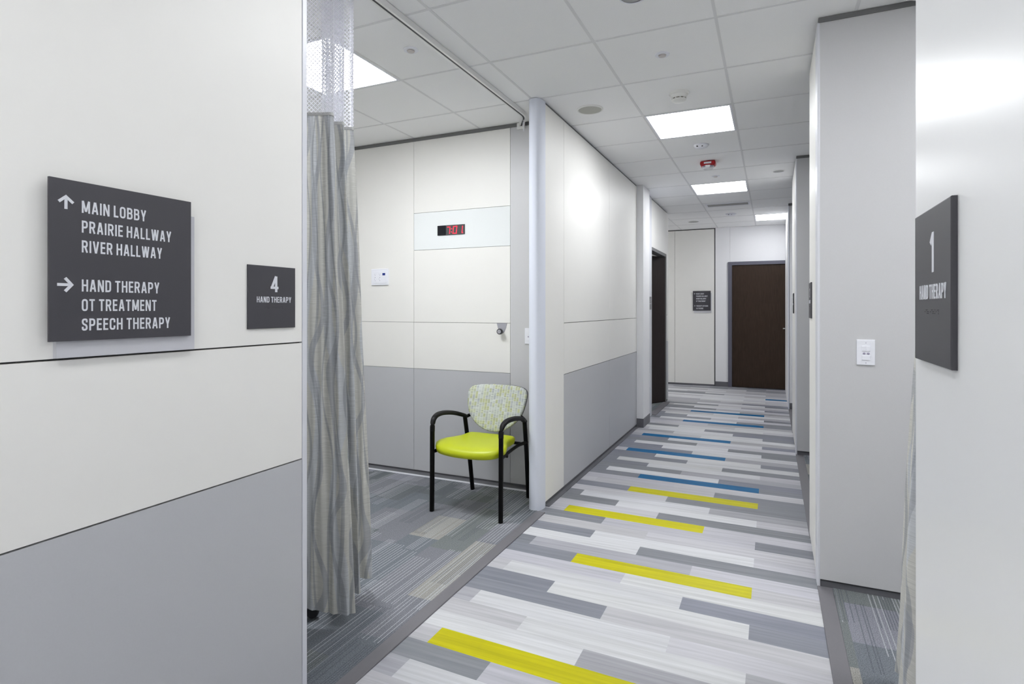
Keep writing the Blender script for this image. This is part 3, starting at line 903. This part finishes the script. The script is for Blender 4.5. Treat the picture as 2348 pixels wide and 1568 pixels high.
# far direction sign: faces -y, reads along +x
fx0, fz0, fwf, fhf = -1.2635, 1.3095, 0.2975, 0.343
FL = [('MAIN LOBBY', 0.0567, 0.281, 0.13), ('PRAIRIE HALLWAY', 0.0567, 0.239, 0.19), ('RIVER HALLWAY', 0.0567, 0.196, 0.165), ('OT TREATMENT', 0.0567, 0.153, 0.155),
      ('THERAPY KITCHEN', 0.0567, 0.069, 0.195), ('RESTROOMS', 0.0567, 0.026, 0.117)]
way_sign('small far charcoal direction sign on the cream wall beside the brown door', (fx0, YF - 0.022, fz0), (1, 0, 0), UP, fwf, fhf, FL,
         [(0.03, 0.295, 0.024, PI), (0.03, 0.083, 0.024, 0)], 0.013, -0.037, 0.0175, 0.0235)

# ------------------------------------------------------------------ light switches and outlets
def switch(label, o, right, up):
    """o: lower-left corner of the plate on the wall."""
    o, right, up = Vector(o), Vector(right), Vector(up); n = right.cross(up)
    w, h = 0.0735, 0.118
    t = thing('light_switch', label, 'light switch', o + right * w / 2)
    bm = NB(); prism(bm, [(0, 0), (w, 0), (w, h), (0, h)], o, right, up, n, 0.007, 0, 0.002); obj('cover_plate', bm, WHITE_PL, t)
    x0, x1, z0, z1 = w * 0.29, w * 0.73, h * 0.20, h * 0.755
    def rect(a, b_, c, d, e0, dp): 
        bm = NB(); prism(bm, [(a, c), (b_, c), (b_, d), (a, d)], o + n * e0, right, up, n, dp, 0, min(0.0008, dp * 0.3)); return bm
    obj('rocker', rect(x0, x1, z0, z0 + (z1 - z0) * 0.31, 0.007, 0.0035), WHITE_PL, t)
    mid = (x0 + x1) / 2
    obj('button', rect(x0, mid - 0.0005, z0 + (z1 - z0) * 0.62, z1, 0.007, 0.0025), WHITE_PL, t)
    obj('button', rect(mid + 0.0005, x1, z0 + (z1 - z0) * 0.62, z1, 0.007, 0.0025), WHITE_PL, t)
    for cxs in (x0 + (x1 - x0) * 0.25, x0 + (x1 - x0) * 0.77):
        c = o + right * cxs + up * (z0 + (z1 - z0) * 0.46) + n * 0.007
        bm = NB(); prism(bm, [(0.0058 * math.cos(k * PI / 8), 0.0050 * math.sin(k * PI / 8)) for k in range(16)], c, right, up, n, 0.0018, 0, 0.0004)
        obj('sensor_dot', bm, GREY_PL, t)
    for zz in (h * 0.135 - 0.006, h * 0.875):
        c = o + right * (w / 2) + up * zz + n * 0.0068
        bm = NB(); prism(bm, [(0.0021 * math.cos(k * PI / 6), 0.0021 * math.sin(k * PI / 6)) for k in range(12)], c, right, up, n, 0.0006)
        obj('screw', bm, GREY_PL, t)
switch('white light switch on the broad grey panel right of the hallway', (0.3625, 3.117, 1.0775), (1, 0, 0), UP)
switch('white light switch half hidden by the grey post, beside the chair', (-1.686, YA, 1.0775), (1, 0, 0), UP)

# service plate with ports and blue jack on the bay back wall
t = thing('outlet_plate', 'white outlet plate with blue jack on the bay wall beside the curtain', 'outlet', (-3.02, YA, 1.54))
bm = NB(); box(bm, -3.106, -2.932, YA - 0.012, YA, 1.540, 1.678, 0, 0.003); obj('cover_plate', bm, WHITE_PL, t)
bm = NB(); box(bm, -3.085, -2.948, YA - 0.0145, YA - 0.012, 1.556, 1.660, 0, 0.0008); obj('insert', bm, WHITE_PL, t)
bm = NB(); box(bm, -2.986, -2.959, YA - 0.0165, YA - 0.0145, 1.622, 1.641); obj('blue_jack', bm, BLUE_PL, t)['label'] = 'dark blue jack'
for cx_ in (-3.062, -3.014):
    bm = NB()
    for (dx, dz, r_) in ((-0.007, 0.028, 0.0022), (0.0, 0.018, 0.0026), (0.0, 0.0, 0.0034), (-0.007, -0.014, 0.0026), (0.0, -0.028, 0.0028), (0.008, 0.028, 0.0018)):
        lathe(bm, [(0, -0.0008), (r_, -0.0008), (r_, 0.0)], (cx_ + dx, YA - 0.0145, 1.606 + dz), 10, axis='y')
    obj('socket', bm, GREY_PL, t)
# low outlet by the open door
t = thing('outlet_plate', 'white outlet plate low on the wall before the open dark door', 'outlet', (-1.382, 7.11, 0.37))
bm = NB(); box(bm, -1.382, -1.374, 7.05, 7.16, 0.372, 0.535, 0, 0.002); obj('cover_plate', bm, WHITE_PL, t)
bm = NB(); box(bm, -1.374, -1.3725, 7.088, 7.124, 0.415, 0.49); obj('socket', bm, WHITE_PL, t)

# digital clock set into the white glass panel
t = thing('wall_clock', 'black digital wall clock showing red 7:01', 'clock', (-2.325, YA, 1.93))
cx0, cx1, cz0, cz1 = -2.4505, -2.2015, 1.9295, 2.0075
bm = NB(); box(bm, cx0, cx1, YA - 0.006, YA, cz0, cz1); obj('case', bm, CLOCK_BLK, t)
bm = NB(); box(bm, -2.371, cx1 + 0.0, YA - 0.0075, YA - 0.006, cz0 + 0.0005, cz1 - 0.0005); obj('display_window', bm, PLATE_GREY, t)
def digit(x, z, w, h, segs):
    bm = NB(); s = 0.0058; sl = 0.10
    yq = YA - 0.0085
    defs = {'a': (0, h - s, w, h), 'd': (0, 0, w, s), 'b': (w - s, h / 2, w, h), 'c': (w - s, 0, w, h / 2), 'e': (0, 0, s, h / 2), 'f': (0, h / 2, s, h), 'g': (0, h / 2 - s / 2, w, h / 2 + s / 2)}
    for k in segs:
        a, b_, c, d = defs[k]
        prism(bm, [(a + b_ * sl, b_), (c + b_ * sl, b_), (c + d * sl, d), (a + d * sl, d)], (x, yq + 0.001, z), (1, 0, 0), (0, 0, 1), (0, -1, 0), 0.0009)
    return bm
obj('digit', digit(-2.364, cz0 + 0.008, 0.029, 0.058, 'abc'), LEDRED, t)
obj('digit', digit(-2.309, cz0 + 0.007, 0.036, 0.060, 'abcdef'), LEDRED, t)
obj('digit', digit(-2.247, cz0 + 0.008, 0.026, 0.057, 'bc'), LEDRED, t)
bm = NB()
for zz in (0.022, 0.047): lathe(bm, [(0, -0.0009), (0.0036, -0.0009), (0.0036, 0.0)], (-2.3225 + zz * 0.1, YA - 0.0075, cz0 + zz), 10, axis='y')
obj('colon', bm, LEDRED, t)
bm = NB(); lathe(bm, [(0, -0.0009), (0.0030, -0.0009), (0.0030, 0.0)], (-2.2165, YA - 0.0075, cz0 + 0.0105), 10, axis='y')
obj('decimal_point', bm, LEDRED, t)

# coat hook: tapered grey bracket with a round black knob
t = thing('coat_hook', 'grey tapered bracket with round black knob above the chair', 'hook', (-1.880, YA, 1.17))
bm = NB()
pts = [(-0.043, 0.062), (0.043, 0.062), (0.034, 0.028), (0.020, -0.004), (0.010, -0.014), (0.0, -0.016), (-0.010, -0.014), (-0.020, -0.004), (-0.034, 0.028)]
prism(bm, pts, (-1.878, YA, 1.168), (1, 0, 0), (0, 0, 1), (0, -1, 0), 0.004, 0, 0.0008); obj('bracket', bm, BRACKET, t)
bm = NB(); lathe(bm, [(0.011, -0.003), (0.011, -0.032), (0, -0.032)], (-1.878, YA, 1.168), 20, axis='y'); obj('stem', bm, BRACKET, t, smooth='auto')
bm = NB(); lathe(bm, [(0, -0.028), (0.0205, -0.028), (0.0218, -0.031), (0.0218, -0.048), (0.0205, -0.051), (0.0150, -0.051)], (-1.878, YA, 1.168), 28, axis='y'); kn = obj('knob', bm, DARK_PL, t, smooth='auto')
kn['label'] = 'round black knob'
bm = NB(); lathe(bm, [(0, -0.0515), (0.0152, -0.0515), (0.0152, -0.0495)], (-1.878, YA, 1.168), 24, axis='y'); obj('knob_face', bm, BRACKET, kn)

# ------------------------------------------------------------------ ceiling fittings
def disc_item(name, label, cat, x, y, parts, group=None):
    t = thing(name, label, cat, (x, y, H), group)
    for pn, prof, mat in parts:
        bm = NB(); lathe(bm, prof, (x, y, H), 36); obj(pn, bm, mat, t, smooth='auto')
    return t
disc_item('ceiling_speaker', 'round beige ceiling speaker grille above the left partition', 'speaker', -1.163, 3.875,
          [('ring', [(0.093, 0.002), (0.091, -0.005), (0.082, -0.007), (0.080, -0.004)], CREAM_PL), ('grille', [(0.081, 0.0), (0.080, -0.005), (0.05, -0.007), (0.0, -0.008)], GRILLE)])
t = disc_item('smoke_detector', 'white round smoke detector in front of the nearest hallway light', 'smoke detector', -0.550, 3.825,
          [('base', [(0.062, 0.002), (0.062, -0.006), (0.058, -0.012), (0.0, -0.012)], CREAM_PL),
           ('body', [(0.054, -0.012), (0.050, -0.030), (0.047, -0.034), (0.0, -0.034)], CREAM_PL),
           ('vent_band', [(0.043, -0.034), (0.043, -0.042), (0.0, -0.042)], plain('vent_dark', (0.25, 0.24, 0.21), 0.7)),
           ('cap', [(0.046, -0.042), (0.045, -0.048), (0.036, -0.055), (0.0, -0.057)], CREAM_PL)])
for k in range(10):
    a = 2 * PI * k / 10
    bm = NB(); box(bm, -0.550 + 0.044 * math.cos(a) - 0.003, -0.550 + 0.044 * math.cos(a) + 0.003, 3.825 + 0.044 * math.sin(a) - 0.003, 3.825 + 0.044 * math.sin(a) + 0.003, H - 0.043, H - 0.033)
    obj('rib', bm, CREAM_PL, t)
def sensor(label, x, y, r=0.062):
    t = disc_item('occupancy_sensor', label, 'sensor', x, y,
          [('dome', [(r, 0.002), (r, -0.004), (r * 0.86, -0.017), (r * 0.5, -0.027), (0.0, -0.030)], WHITE_PL)], 'white dome sensors')
    for dx in (-0.028, 0.012):
        bm = NB(); lathe(bm, [(0, -0.006), (0.006, -0.004), (0.0085, 0.0), (0.006, 0.006), (0, 0.007)], (x + dx, y - r * 0.70, H - 0.0175), 12); obj('sensor_eye', bm, DARK_PL, t)
sensor('white dome sensor with two dark dots just beyond the nearest hallway light', -0.550, 5.115)
sensor('tiny white dome sensor beyond the slot air vent', -0.550, 8.99, 0.075)
# fire alarm strobe
t = thing('fire_alarm_strobe', 'red ceiling fire alarm strobe between the two hallway lights', 'fire alarm', (-0.55, 5.72, H))
bm = NB(); box(bm, -0.622, -0.482, 5.66, 5.78, H - 0.044, H - 0.0005, 0, 0.016, 3); obj('housing', bm, RED, t, smooth='auto')
bm = NB(); box(bm, -0.585, -0.519, 5.6575, 5.661, H - 0.030, H - 0.014); obj('name_plate', bm, WHITE_PL, t)
bm = NB(); lathe(bm, [(0.056, -0.042), (0.054, -0.060), (0.046, -0.070), (0.0, -0.072)], (-0.552, 5.72, H), 10); obj('lens', bm, LENS, t)
for dx in (-0.035, 0.03):
    bm = NB(); box(bm, -0.552 + dx - 0.008, -0.552 + dx + 0.008, 5.667, 5.672, H - 0.060, H - 0.048); obj('reflector', bm, GREY_PL, t)
def sprinkler(label, x, y):
    disc_item('sprinkler_cover', label, 'sprinkler', x, y,
          [('escutcheon', [(0.040, 0.002), (0.039, -0.003), (0.022, -0.0045), (0.021, -0.001)], WHITE_PL), ('cap', [(0.0195, -0.001), (0.0195, -0.010), (0.0, -0.011)], plain('sprinkler_cap', (0.62, 0.58, 0.57), 0.5))], 'flat sprinkler covers')
sprinkler('small round sprinkler cover in the bay ceiling beside the curtain track', -1.779, 2.586)
sprinkler('small round sprinkler cover nearer than the smoke detector', -0.550, 3.205)
sprinkler('tiny round sprinkler cover before the second hallway light', -0.541, 6.378)
disc_item('ceiling_speaker', 'round ceiling fitting cut by the top edge of the view', 'speaker', -0.565, 2.545,
          [('ring', [(0.066, 0.002), (0.064, -0.005), (0.054, -0.006)], WHITE_PL), ('grille', [(0.054, -0.003), (0.0, -0.005)], GRILLE2)])
disc_item('ceiling_speaker', 'small round grey ceiling grille at the right before the far pier', 'speaker', 0.061, 6.40,
          [('ring', [(0.058, 0.002), (0.057, -0.003), (0.050, -0.004)], TILE), ('grille', [(0.050, -0.002), (0.0, -0.004)], GRILLE2)])
disc_item('ceiling_speaker', 'far round grey ceiling grille above the cream end wall', 'speaker', -1.147, 9.56,
          [('ring', [(0.092, 0.002), (0.090, -0.003), (0.080, -0.004)], TILE), ('grille', [(0.080, -0.002), (0.0, -0.004)], GRILLE2)])
# linear slot vent
t = thing('air_vent', 'long grey slot air vent beyond the second hallway light', 'air vent', (-0.54, 8.15, H))
bm = NB()
box(bm, -0.815, -0.795, 8.06, 8.26, H - 0.006, H + 0.001); box(bm, -0.285, -0.265, 8.06, 8.26, H - 0.006, H + 0.001)
box(bm, -0.795, -0.285, 8.06, 8.072, H - 0.006, H + 0.001); box(bm, -0.795, -0.285, 8.248, 8.26, H - 0.006, H + 0.001)
obj('frame', bm, WHITE_PL, t)
bm = NB(); box(bm, -0.795, -0.285, 8.072, 8.248, H - 0.002, H + 0.001); obj('slot_panel', bm, SLOT, t)
for k in range(3):
    bm = NB(); y = 8.105 + 0.05 * k; box(bm, -0.795, -0.285, y, y + 0.014, H - 0.005, H - 0.002); obj('vane', bm, GRILLE2, t)

# ------------------------------------------------------------------ curtain tracks and curtains
def track(label, pts, end_hook=None):
    t = thing('curtain_track', label, 'curtain track', Vector((pts[0][0], pts[0][1], H)))
    zc = H - 0.015
    P3 = [Vector((x, y, zc)) for x, y in pts]
    w, h = 0.0165, 0.0145
    bm = NB(); tube(bm, P3, [(-w, h), (-w, -h), (-0.0075, -h), (-0.0075, -h + 0.008), (0.0045, -h + 0.008), (0.0045, -h), (w, -h), (w, h)])
    obj('channel', bm, TRACKM, t)
    bm = NB(); tube(bm, [p + Vector((0, 0, -h + 0.0035)) for p in P3], [(-0.0074, 0.004), (-0.0074, -0.0030), (0.0044, -0.0030), (0.0044, 0.004)])
    obj('slot', bm, DARK_PL, t)
    return t
def arc(cx_, cy_, r, a0, a1, n=12):
    return [(cx_ + r * math.cos(a0 + (a1 - a0) * k / n), cy_ + r * math.sin(a0 + (a1 - a0) * k / n)) for k in range(n + 1)]
pts = [(-1.61, 1.06), (-1.61, 2.0), (-1.61, 3.0)] + arc(-1.81, 3.70, 0.20, 0, math.radians(30), 8) + [(-1.672, 3.860), (-1.7155, 3.935)]
tl = track('curtain track on the bay ceiling ending at the grey post', pts)
bm = NB(); box(bm, -1.748, -1.683, 3.925, 3.94, H - 0.05, H - 0.001, 0, 0.002); obj('end_flange', bm, TRACKM, tl)
bm = NB()
for k in range(5):
    c = Vector((-1.640, 3.805, H - 0.038 - 0.016 * k))
    ring = [c + Vector((0.006 * math.cos(a) if k % 2 else 0, 0 if k % 2 else 0.006 * math.cos(a), 0.011 * math.sin(a))) for a in [2 * PI * q / 10 for q in range(11)]]
    tube(bm, ring, ell(0.0016, 0.0016, 6), up=(1, 1, 0.3), cap=False)
obj('hook_chain', bm, WHITE_PL, tl, smooth=True)
ptsr = [(0.40, 1.06), (0.40, 2.0), (0.40, 2.75)] + arc(0.72, 2.75, 0.32, PI, PI / 2, 12) + [(1.5, 3.07), (2.38, 3.07)]
track('curved curtain track in the right bay at the top edge', ptsr)

def curtain(label, top, bot, ztop, zbot, net_top, cell=0.0085, rows_n=60, wob=0.006):
    t = thing('privacy_curtain', label, 'curtain', (top[0][0], top[0][1], zbot), None)
    n = 14
    T = catmull([Vector((x, y, 0)) for x, y in top], n); Bq = catmull([Vector((x, y, 0)) for x, y in bot], n)
    # arc length of the bottom edge, used for the cloth's own width
    s = [0]
    for k in range(1, len(Bq)): s.append(s[-1] + (Bq[k] - Bq[k - 1]).length)
    bm = NB(); uvl = bm.loops.layers.uv.new('UVMap')
    grid = []
    for r in range(rows_n + 1):
        f = r / rows_n                     # 0 top .. 1 bottom
        z = ztop + (zbot - ztop) * f
        g = f ** 0.85
        row = []
        for k in range(len(T)):
            p = T[k] * (1 - g) + Bq[k] * g
            wv = wob * math.sin(f * 9 + k * 0.7) * f
            hem = 0.010 * math.sin(s[k] * 14) * (f ** 6)
            plt = 0.0065 * math.sin(s[k] * 2 * PI / 0.052 + 1.5 * math.sin(s[k] * 9)) * min(1, 0.35 + f)   # soft gathers
            row.append((bm.verts.new((p.x + wv + plt * 0.7, p.y + wv * 0.5 - plt * 0.7, z + hem)), s[k], z))
        grid.append(row)
    for r in range(rows_n):
        for k in range(len(T) - 1):
            q = (grid[r][k], grid[r][k + 1], grid[r + 1][k + 1], grid[r + 1][k])
            f = bm.faces.new([v[0] for v in q]); f.smooth = True
            for lp, v in zip(f.loops, q): lp[uvl].uv = (v[1], v[2])
    o = obj('fabric_panel', bm, CURTAIN, t, smooth=True)
    pass
    # hem along the head of the cloth
    bm = NB(); tube(bm, [p + Vector((0, 0, ztop)) for p in T], [(-0.002, -0.006), (0.002, -0.006), (0.002, 0.006), (-0.002, 0.006)])
    obj('top_hem', bm, plain('hem_fabric', (0.50, 0.50, 0.49), 0.8), t)
    # open-knit mesh heading: real threads
    L_ = [0]
    for k in range(1, len(T)): L_.append(L_[-1] + (T[k] - T[k - 1]).length)
    tot = L_[-1]; nu = int(tot / cell); nv = int((net_top - ztop) / cell)
    def at(u):
        d = u * tot
        for k in range(1, len(L_)):
            if L_[k] >= d - 1e-9:
                f = (d - L_[k - 1]) / max(1e-9, L_[k] - L_[k - 1]); return T[k - 1].lerp(T[k], f)
        return T[-1]
    bm = NB(); vs = {}
    for j in range(nv + 1):
        for i in range(nu + 1):
            if (i + j) % 2: continue
            p = at(i / nu); vs[(i, j)] = bm.verts.new((p.x, p.y, ztop + (net_top - ztop) * j / nv))
    for j in range(nv - 1):
        for i in range(1, nu):
            if (i + j) % 2: continue
            pass
    for j in range(1, nv):
        for i in range(1, nu):
            if (i + j) % 2 == 0: continue
            q = [(i - 1, j), (i, j - 1), (i + 1, j), (i, j + 1)]
            if all(c in vs for c in q): bm.faces.new([vs[c] for c in q])
    o = obj('mesh_top', bm, NET, t)
    md = o.modifiers.new('threads', 'WIREFRAME'); md.thickness = 0.0054; md.use_even_offset = False
    # glides into the track
    for k in range(0, len(T), n * 2):
        p = T[k]; bm = NB(); box(bm, p.x - 0.003, p.x + 0.003, p.y - 0.003, p.y + 0.003, net_top - 0.012, net_top + 0.009)
        obj('glide', bm, WHITE_PL, t)
    return t
top = [(-1.72, 1.45), (-1.66, 1.52), (-1.72, 1.57), (-1.66, 1.63), (-1.715, 1.725), (-1.655, 1.765), (-1.608, 1.785), (-1.640, 1.825), (-1.722, 1.855), (-1.648, 1.893), (-1.675, 1.915), (-1.765, 1.925), (-1.658, 1.965), (-1.690, 1.99)]
bot = [(-1.78, 1.50), (-1.70, 1.56), (-1.80, 1.63), (-1.70, 1.68), (-1.85, 1.80), (-1.715, 1.86), (-1.605, 1.905), (-1.665, 1.95), (-1.80, 1.99), (-1.688, 2.045), (-1.74, 2.075), (-1.865, 2.085), (-1.722, 2.168), (-1.770, 2.195)]
curtain('grey wavy-patterned privacy curtain with white mesh top in the left bay', top, bot, 2.122, 0.066, H - 0.040)
topr = [(0.42, 1.10), (0.36, 1.16), (0.44, 1.24), (0.36, 1.32), (0.44, 1.40), (0.36, 1.48), (0.44, 1.56), (0.37, 1.64), (0.43, 1.72), (0.40, 1.77)]
botr = [(0.42, 1.12), (0.34, 1.22), (0.46, 1.36), (0.34, 1.50), (0.47, 1.64), (0.35, 1.80), (0.47, 1.96), (0.36, 2.12), (0.44, 2.28), (0.40, 2.43)]
curtain('grey curtain edge showing beside the near right wall', topr, botr, 2.122, 0.05, H - 0.040, cell=0.02, rows_n=40)

# rolling stool: only one caster shows under the curtain hem
cxs, cys = -2.030, 1.786
t = thing('rolling_stool', 'stool with black caster showing under the left curtain hem', 'stool', (cxs, cys, 0.004))
bm = NB(); lathe(bm, [(0, 0.46), (0.15, 0.46), (0.18, 0.475), (0.185, 0.50), (0.17, 0.53), (0.0, 0.54)], (cxs, cys, 0), 32); obj('seat', bm, DARK_PL, t, smooth='auto')
bm = NB(); lathe(bm, [(0.0, 0.10), (0.030, 0.10), (0.028, 0.30), (0.018, 0.30), (0.018, 0.46), (0, 0.46)], (cxs, cys, 0), 20); obj('column', bm, DARK_PL, t, smooth='auto')
for k in range(5):
    a = math.radians(25) + 2 * PI * k / 5
    d = Vector((math.cos(a), math.sin(a), 0)); c = Vector((cxs, cys, 0))
    bm = NB(); tube(bm, [c + d * 0.02 + Vector((0, 0, 0.11)), c + d * 0.24 + Vector((0, 0, 0.072))], ell(0.017, 0.013, 10)); obj('base_arm', bm, DARK_PL, t, smooth='auto')
    q = c + d * 0.245
    s = Vector((-d.y, d.x, 0)); bm = NB()
    prof = [(0, -0.011), (0.024, -0.011), (0.027, -0.006), (0.027, 0.006), (0.024, 0.011), (0, 0.011)]
    lathe(bm, prof, (0, 0, 0), 20, axis='x')
    ang = math.atan2(s.y, s.x)
    bmesh.ops.rotate(bm, verts=bm.verts[:], cent=(0, 0, 0), matrix=Matrix.Rotation(ang, 3, 'Z'))
    bmesh.ops.translate(bm, verts=bm.verts[:], vec=q + Vector((0, 0, 0.031)))
    obj('caster', bm, DARK_PL, t, smooth='auto')

# ------------------------------------------------------------------ guest chair
FLx, FRx, FY = -2.045, -1.541, 3.218
BLx, BRx, BY = -2.018, -1.570, 3.728
CXc = -1.793
t = thing('guest_chair', 'lime green guest chair with black arms and patterned backrest', 'chair', (CXc, 3.47, 0.004))
legp = ell(0.0165, 0.0135, 14, 2.6)
for x, sgn in ((FLx, -1), (FRx, 1)):
    bm = NB(); tube(bm, [(x, FY - 0.004, 0.005), (x, FY, 0.30), (x, FY + 0.001, 0.535)], legp, up=(1, 0, 0)); obj('leg', bm, BLACK_MET, t, smooth='auto')
    # arm: springs from the front leg, bends back and runs down to the rear leg
    xr_ = BLx if sgn < 0 else BRx
    xe = -2.022 if sgn < 0 else -1.552
    ap = catmull([(x, FY + 0.001, 0.530), (x, FY + 0.004, 0.572), (x + 0.003 * sgn, FY + 0.022, 0.606), (x + 0.007 * sgn, FY + 0.064, 0.624), (x + 0.012 * sgn, FY + 0.135, 0.627), (x + 0.012 * sgn, FY + 0.225, 0.617), (x + 0.006 * sgn, FY + 0.315, 0.598), (xe, 3.600, 0.574), (xe - 0.002 * sgn, 3.628, 0.563)], 6)
    sc = [1.0 + 0.25 * max(0, math.sin(PI * min(1, max(0, (k / (len(ap) - 1) - 0.15) / 0.85)))) for k in range(len(ap))]
    bm = NB(); tube(bm, ap, ell(0.0165, 0.0125, 14, 2.4), up=(1, 0, 0.0) if False else (0, 0.3, 1), scales=sc); obj('armrest', bm, BLACK_ARM, t, smooth='auto')
    bm = NB(); tube(bm, [(xr_, BY, 0.005), ((xr_ * 0.5 + xe * 0.5), 3.675, 0.32), (xe, 3.618, 0.563)], legp, up=(1, 0, 0)); obj('leg', bm, BLACK_MET, t, smooth='auto')
    # side rail under the seat
    rail = catmull([(x, FY, 0.395), (x - 0.012 * sgn, FY + 0.06, 0.398), (x - 0.020 * sgn, FY + 0.18, 0.408), (x - 0.018 * sgn, FY + 0.32, 0.418), (xe, 3.662, 0.412)], 5)
    bm = NB(); tube(bm, rail, ell(0.009, 0.012, 10)); obj('side_rail', bm, BLACK_MET, t, smooth='auto')
bm = NB()
tube(bm, [(FLx, FY + 0.10, 0.395), (FRx, FY + 0.10, 0.395)], ell(0.010, 0.010, 10)); obj('cross_rail', bm, BLACK_MET, t, smooth=True)
bm = NB(); tube(bm, [(-2.022, 3.655, 0.40), (-1.552, 3.655, 0.40)], ell(0.010, 0.010, 10)); obj('cross_rail', bm, BLACK_MET, t, smooth=True)
# seat cushion: wide bowed front, narrower waisted back
def seat_bm():
    outl = [(0.0, -0.258), (0.11, -0.252), (0.195, -0.230), (0.244, -0.185), (0.252, -0.125), (0.216, -0.035), (0.190, 0.05), (0.186, 0.12), (0.178, 0.175), (0.12, 0.198), (0.0, 0.203)]
    full = outl + [(-x, y) for x, y in outl[-2:0:-1]]
    C = catmull([Vector((x, y, 0)) for x, y in full], 4, closed=True)
    cen = Vector((0, -0.03, 0)); bm = NB()
    lev = [(0.74, -0.058), (0.89, -0.054), (0.97, -0.042), (1.0, -0.024), (0.985, -0.008), (0.94, 0.000), (0.86, 0.007), (0.70, 0.010), (0.45, 0.008), (0.2, 0.006)]
    rings = []
    for sc_, dz in lev:
        ring = []
        for p in C:
            q = cen + (p - cen) * sc_
            fr = max(0.0, (-0.08 - q.y) / 0.19)
            zz = 0.452 + dz - 0.030 * fr ** 1.8 + 0.010 * (abs(q.x) / 0.23) ** 2 * (1 if dz > -0.03 else 0)
            ring.append(bm.verts.new((CXc - 0.006 + q.x, 3.438 + q.y, zz)))
        rings.append(ring)
    n = len(C)
    for a, b_ in zip(rings, rings[1:]):
        for k in range(n): bm.faces.new((a[k], a[(k + 1) % n], b_[(k + 1) % n], b_[k]))
    bm.faces.new(rings[-1]); bm.faces.new(rings[0][::-1])
    return bm
obj('seat', seat_bm(), LIME, t, smooth=True)
# backrest: shield outline, wrapped slightly round the sitter, leaning back
def back_surf(x, z, off):
    """point of the backrest at lateral x, height z; off = distance forward (towards -y)."""
    lean = 0.34
    y = 3.660 + (z - 0.47) * lean - 0.42 * x * x + 0.0
    return Vector((CXc - 0.010 + x, y - off, z))
def back_bm(o1, o2, s1):
    outl = [(0.0, 0.790), (0.10, 0.788), (0.178, 0.780), (0.218, 0.764), (0.234, 0.733), (0.231, 0.688), (0.222, 0.638), (0.204, 0.588), (0.168, 0.539), (0.112, 0.497), (0.055, 0.474), (0.0, 0.468)]
    full = outl + [(-x, z) for x, z in outl[-2:0:-1]]
    C = catmull([Vector((x, z, 0)) for x, z in full], 4, closed=True)
    cen = Vector((0, 0.645, 0)); bm = NB(); rings = []
    lev = [(0.25, o1), (0.60, o1), (0.90, o1), (0.965, o1 + (o2 - o1) * 0.12), (1.0, (o1 + o2) / 2), (0.985, o2 - (o2 - o1) * 0.16), (0.94, o2 - (o2 - o1) * 0.03), (0.80, o2), (0.5, o2 + 0.003), (0.25, o2 + 0.004)]
    for sc_, off in lev:
        rings.append([bm.verts.new(back_surf((cen + (p - cen) * sc_ * s1).x, (cen + (p - cen) * sc_ * s1).y, off)) for p in C])
    n = len(C)
    for a, b_ in zip(rings, rings[1:]):
        for k in range(n): bm.faces.new((a[k], a[(k + 1) % n], b_[(k + 1) % n], b_[k]))
    bm.faces.new(rings[-1]); bm.faces.new(rings[0][::-1])
    return bm
obj('backrest', back_bm(0.004, 0.040, 1.0), WEAVE, t, smooth=True)
obj('back_shell', back_bm(-0.010, 0.004, 0.985), plain('grey_back_shell', (0.10, 0.10, 0.11), 0.6), t, smooth=True)['label'] = 'dark back shell'
for sgn, xe in ((-1, -2.022), (1, -1.552)):
    bm = NB(); tube(bm, catmull([(xe, 3.622, 0.556), (xe - sgn * 0.012, 3.655, 0.565), (CXc + sgn * 0.17, 3.700, 0.585)], 4), ell(0.009, 0.012, 10)); obj('back_bracket', bm, BLACK_MET, t, smooth=True)

# ------------------------------------------------------------------ camera, world, view
cam = bpy.data.cameras.new('camera'); co = bpy.data.objects.new('camera', cam); COL.objects.link(co)
F = 1309.0
cam.sensor_width = 36; cam.sensor_fit = 'HORIZONTAL'
cam.lens = 36 * F / 2348
cam.shift_x = 0.0
cam.shift_y = -(784 - 708) / 2348
cam.clip_start = 0.02
yaw = math.atan(596 / F)
co.location = (0, 0, CAM_Z); co.rotation_euler = (PI / 2, 0, yaw)
SC.camera = co
w = bpy.data.worlds.new('world'); SC.world = w; w.use_nodes = True
w.node_tree.nodes['Background'].inputs[0].default_value = (0.8, 0.85, 0.9, 1)
w.node_tree.nodes['Background'].inputs[1].default_value = 0.3
SC.view_settings.view_transform = 'Standard'; SC.view_settings.look = 'None'
SC.view_settings.gamma = 1; SC.view_settings.use_curve_mapping = False
SC.view_settings.exposure = 0.95
SC.cycles.max_bounces = 12; SC.cycles.diffuse_bounces = 10; SC.cycles.glossy_bounces = 4; SC.cycles.use_light_tree = False
LEDRED.cycles.emission_sampling = 'NONE'
SC.cycles.use_adaptive_sampling = True; SC.cycles.adaptive_threshold = 0.07; SC.cycles.adaptive_min_samples = 24
SC.cycles.use_denoising = True
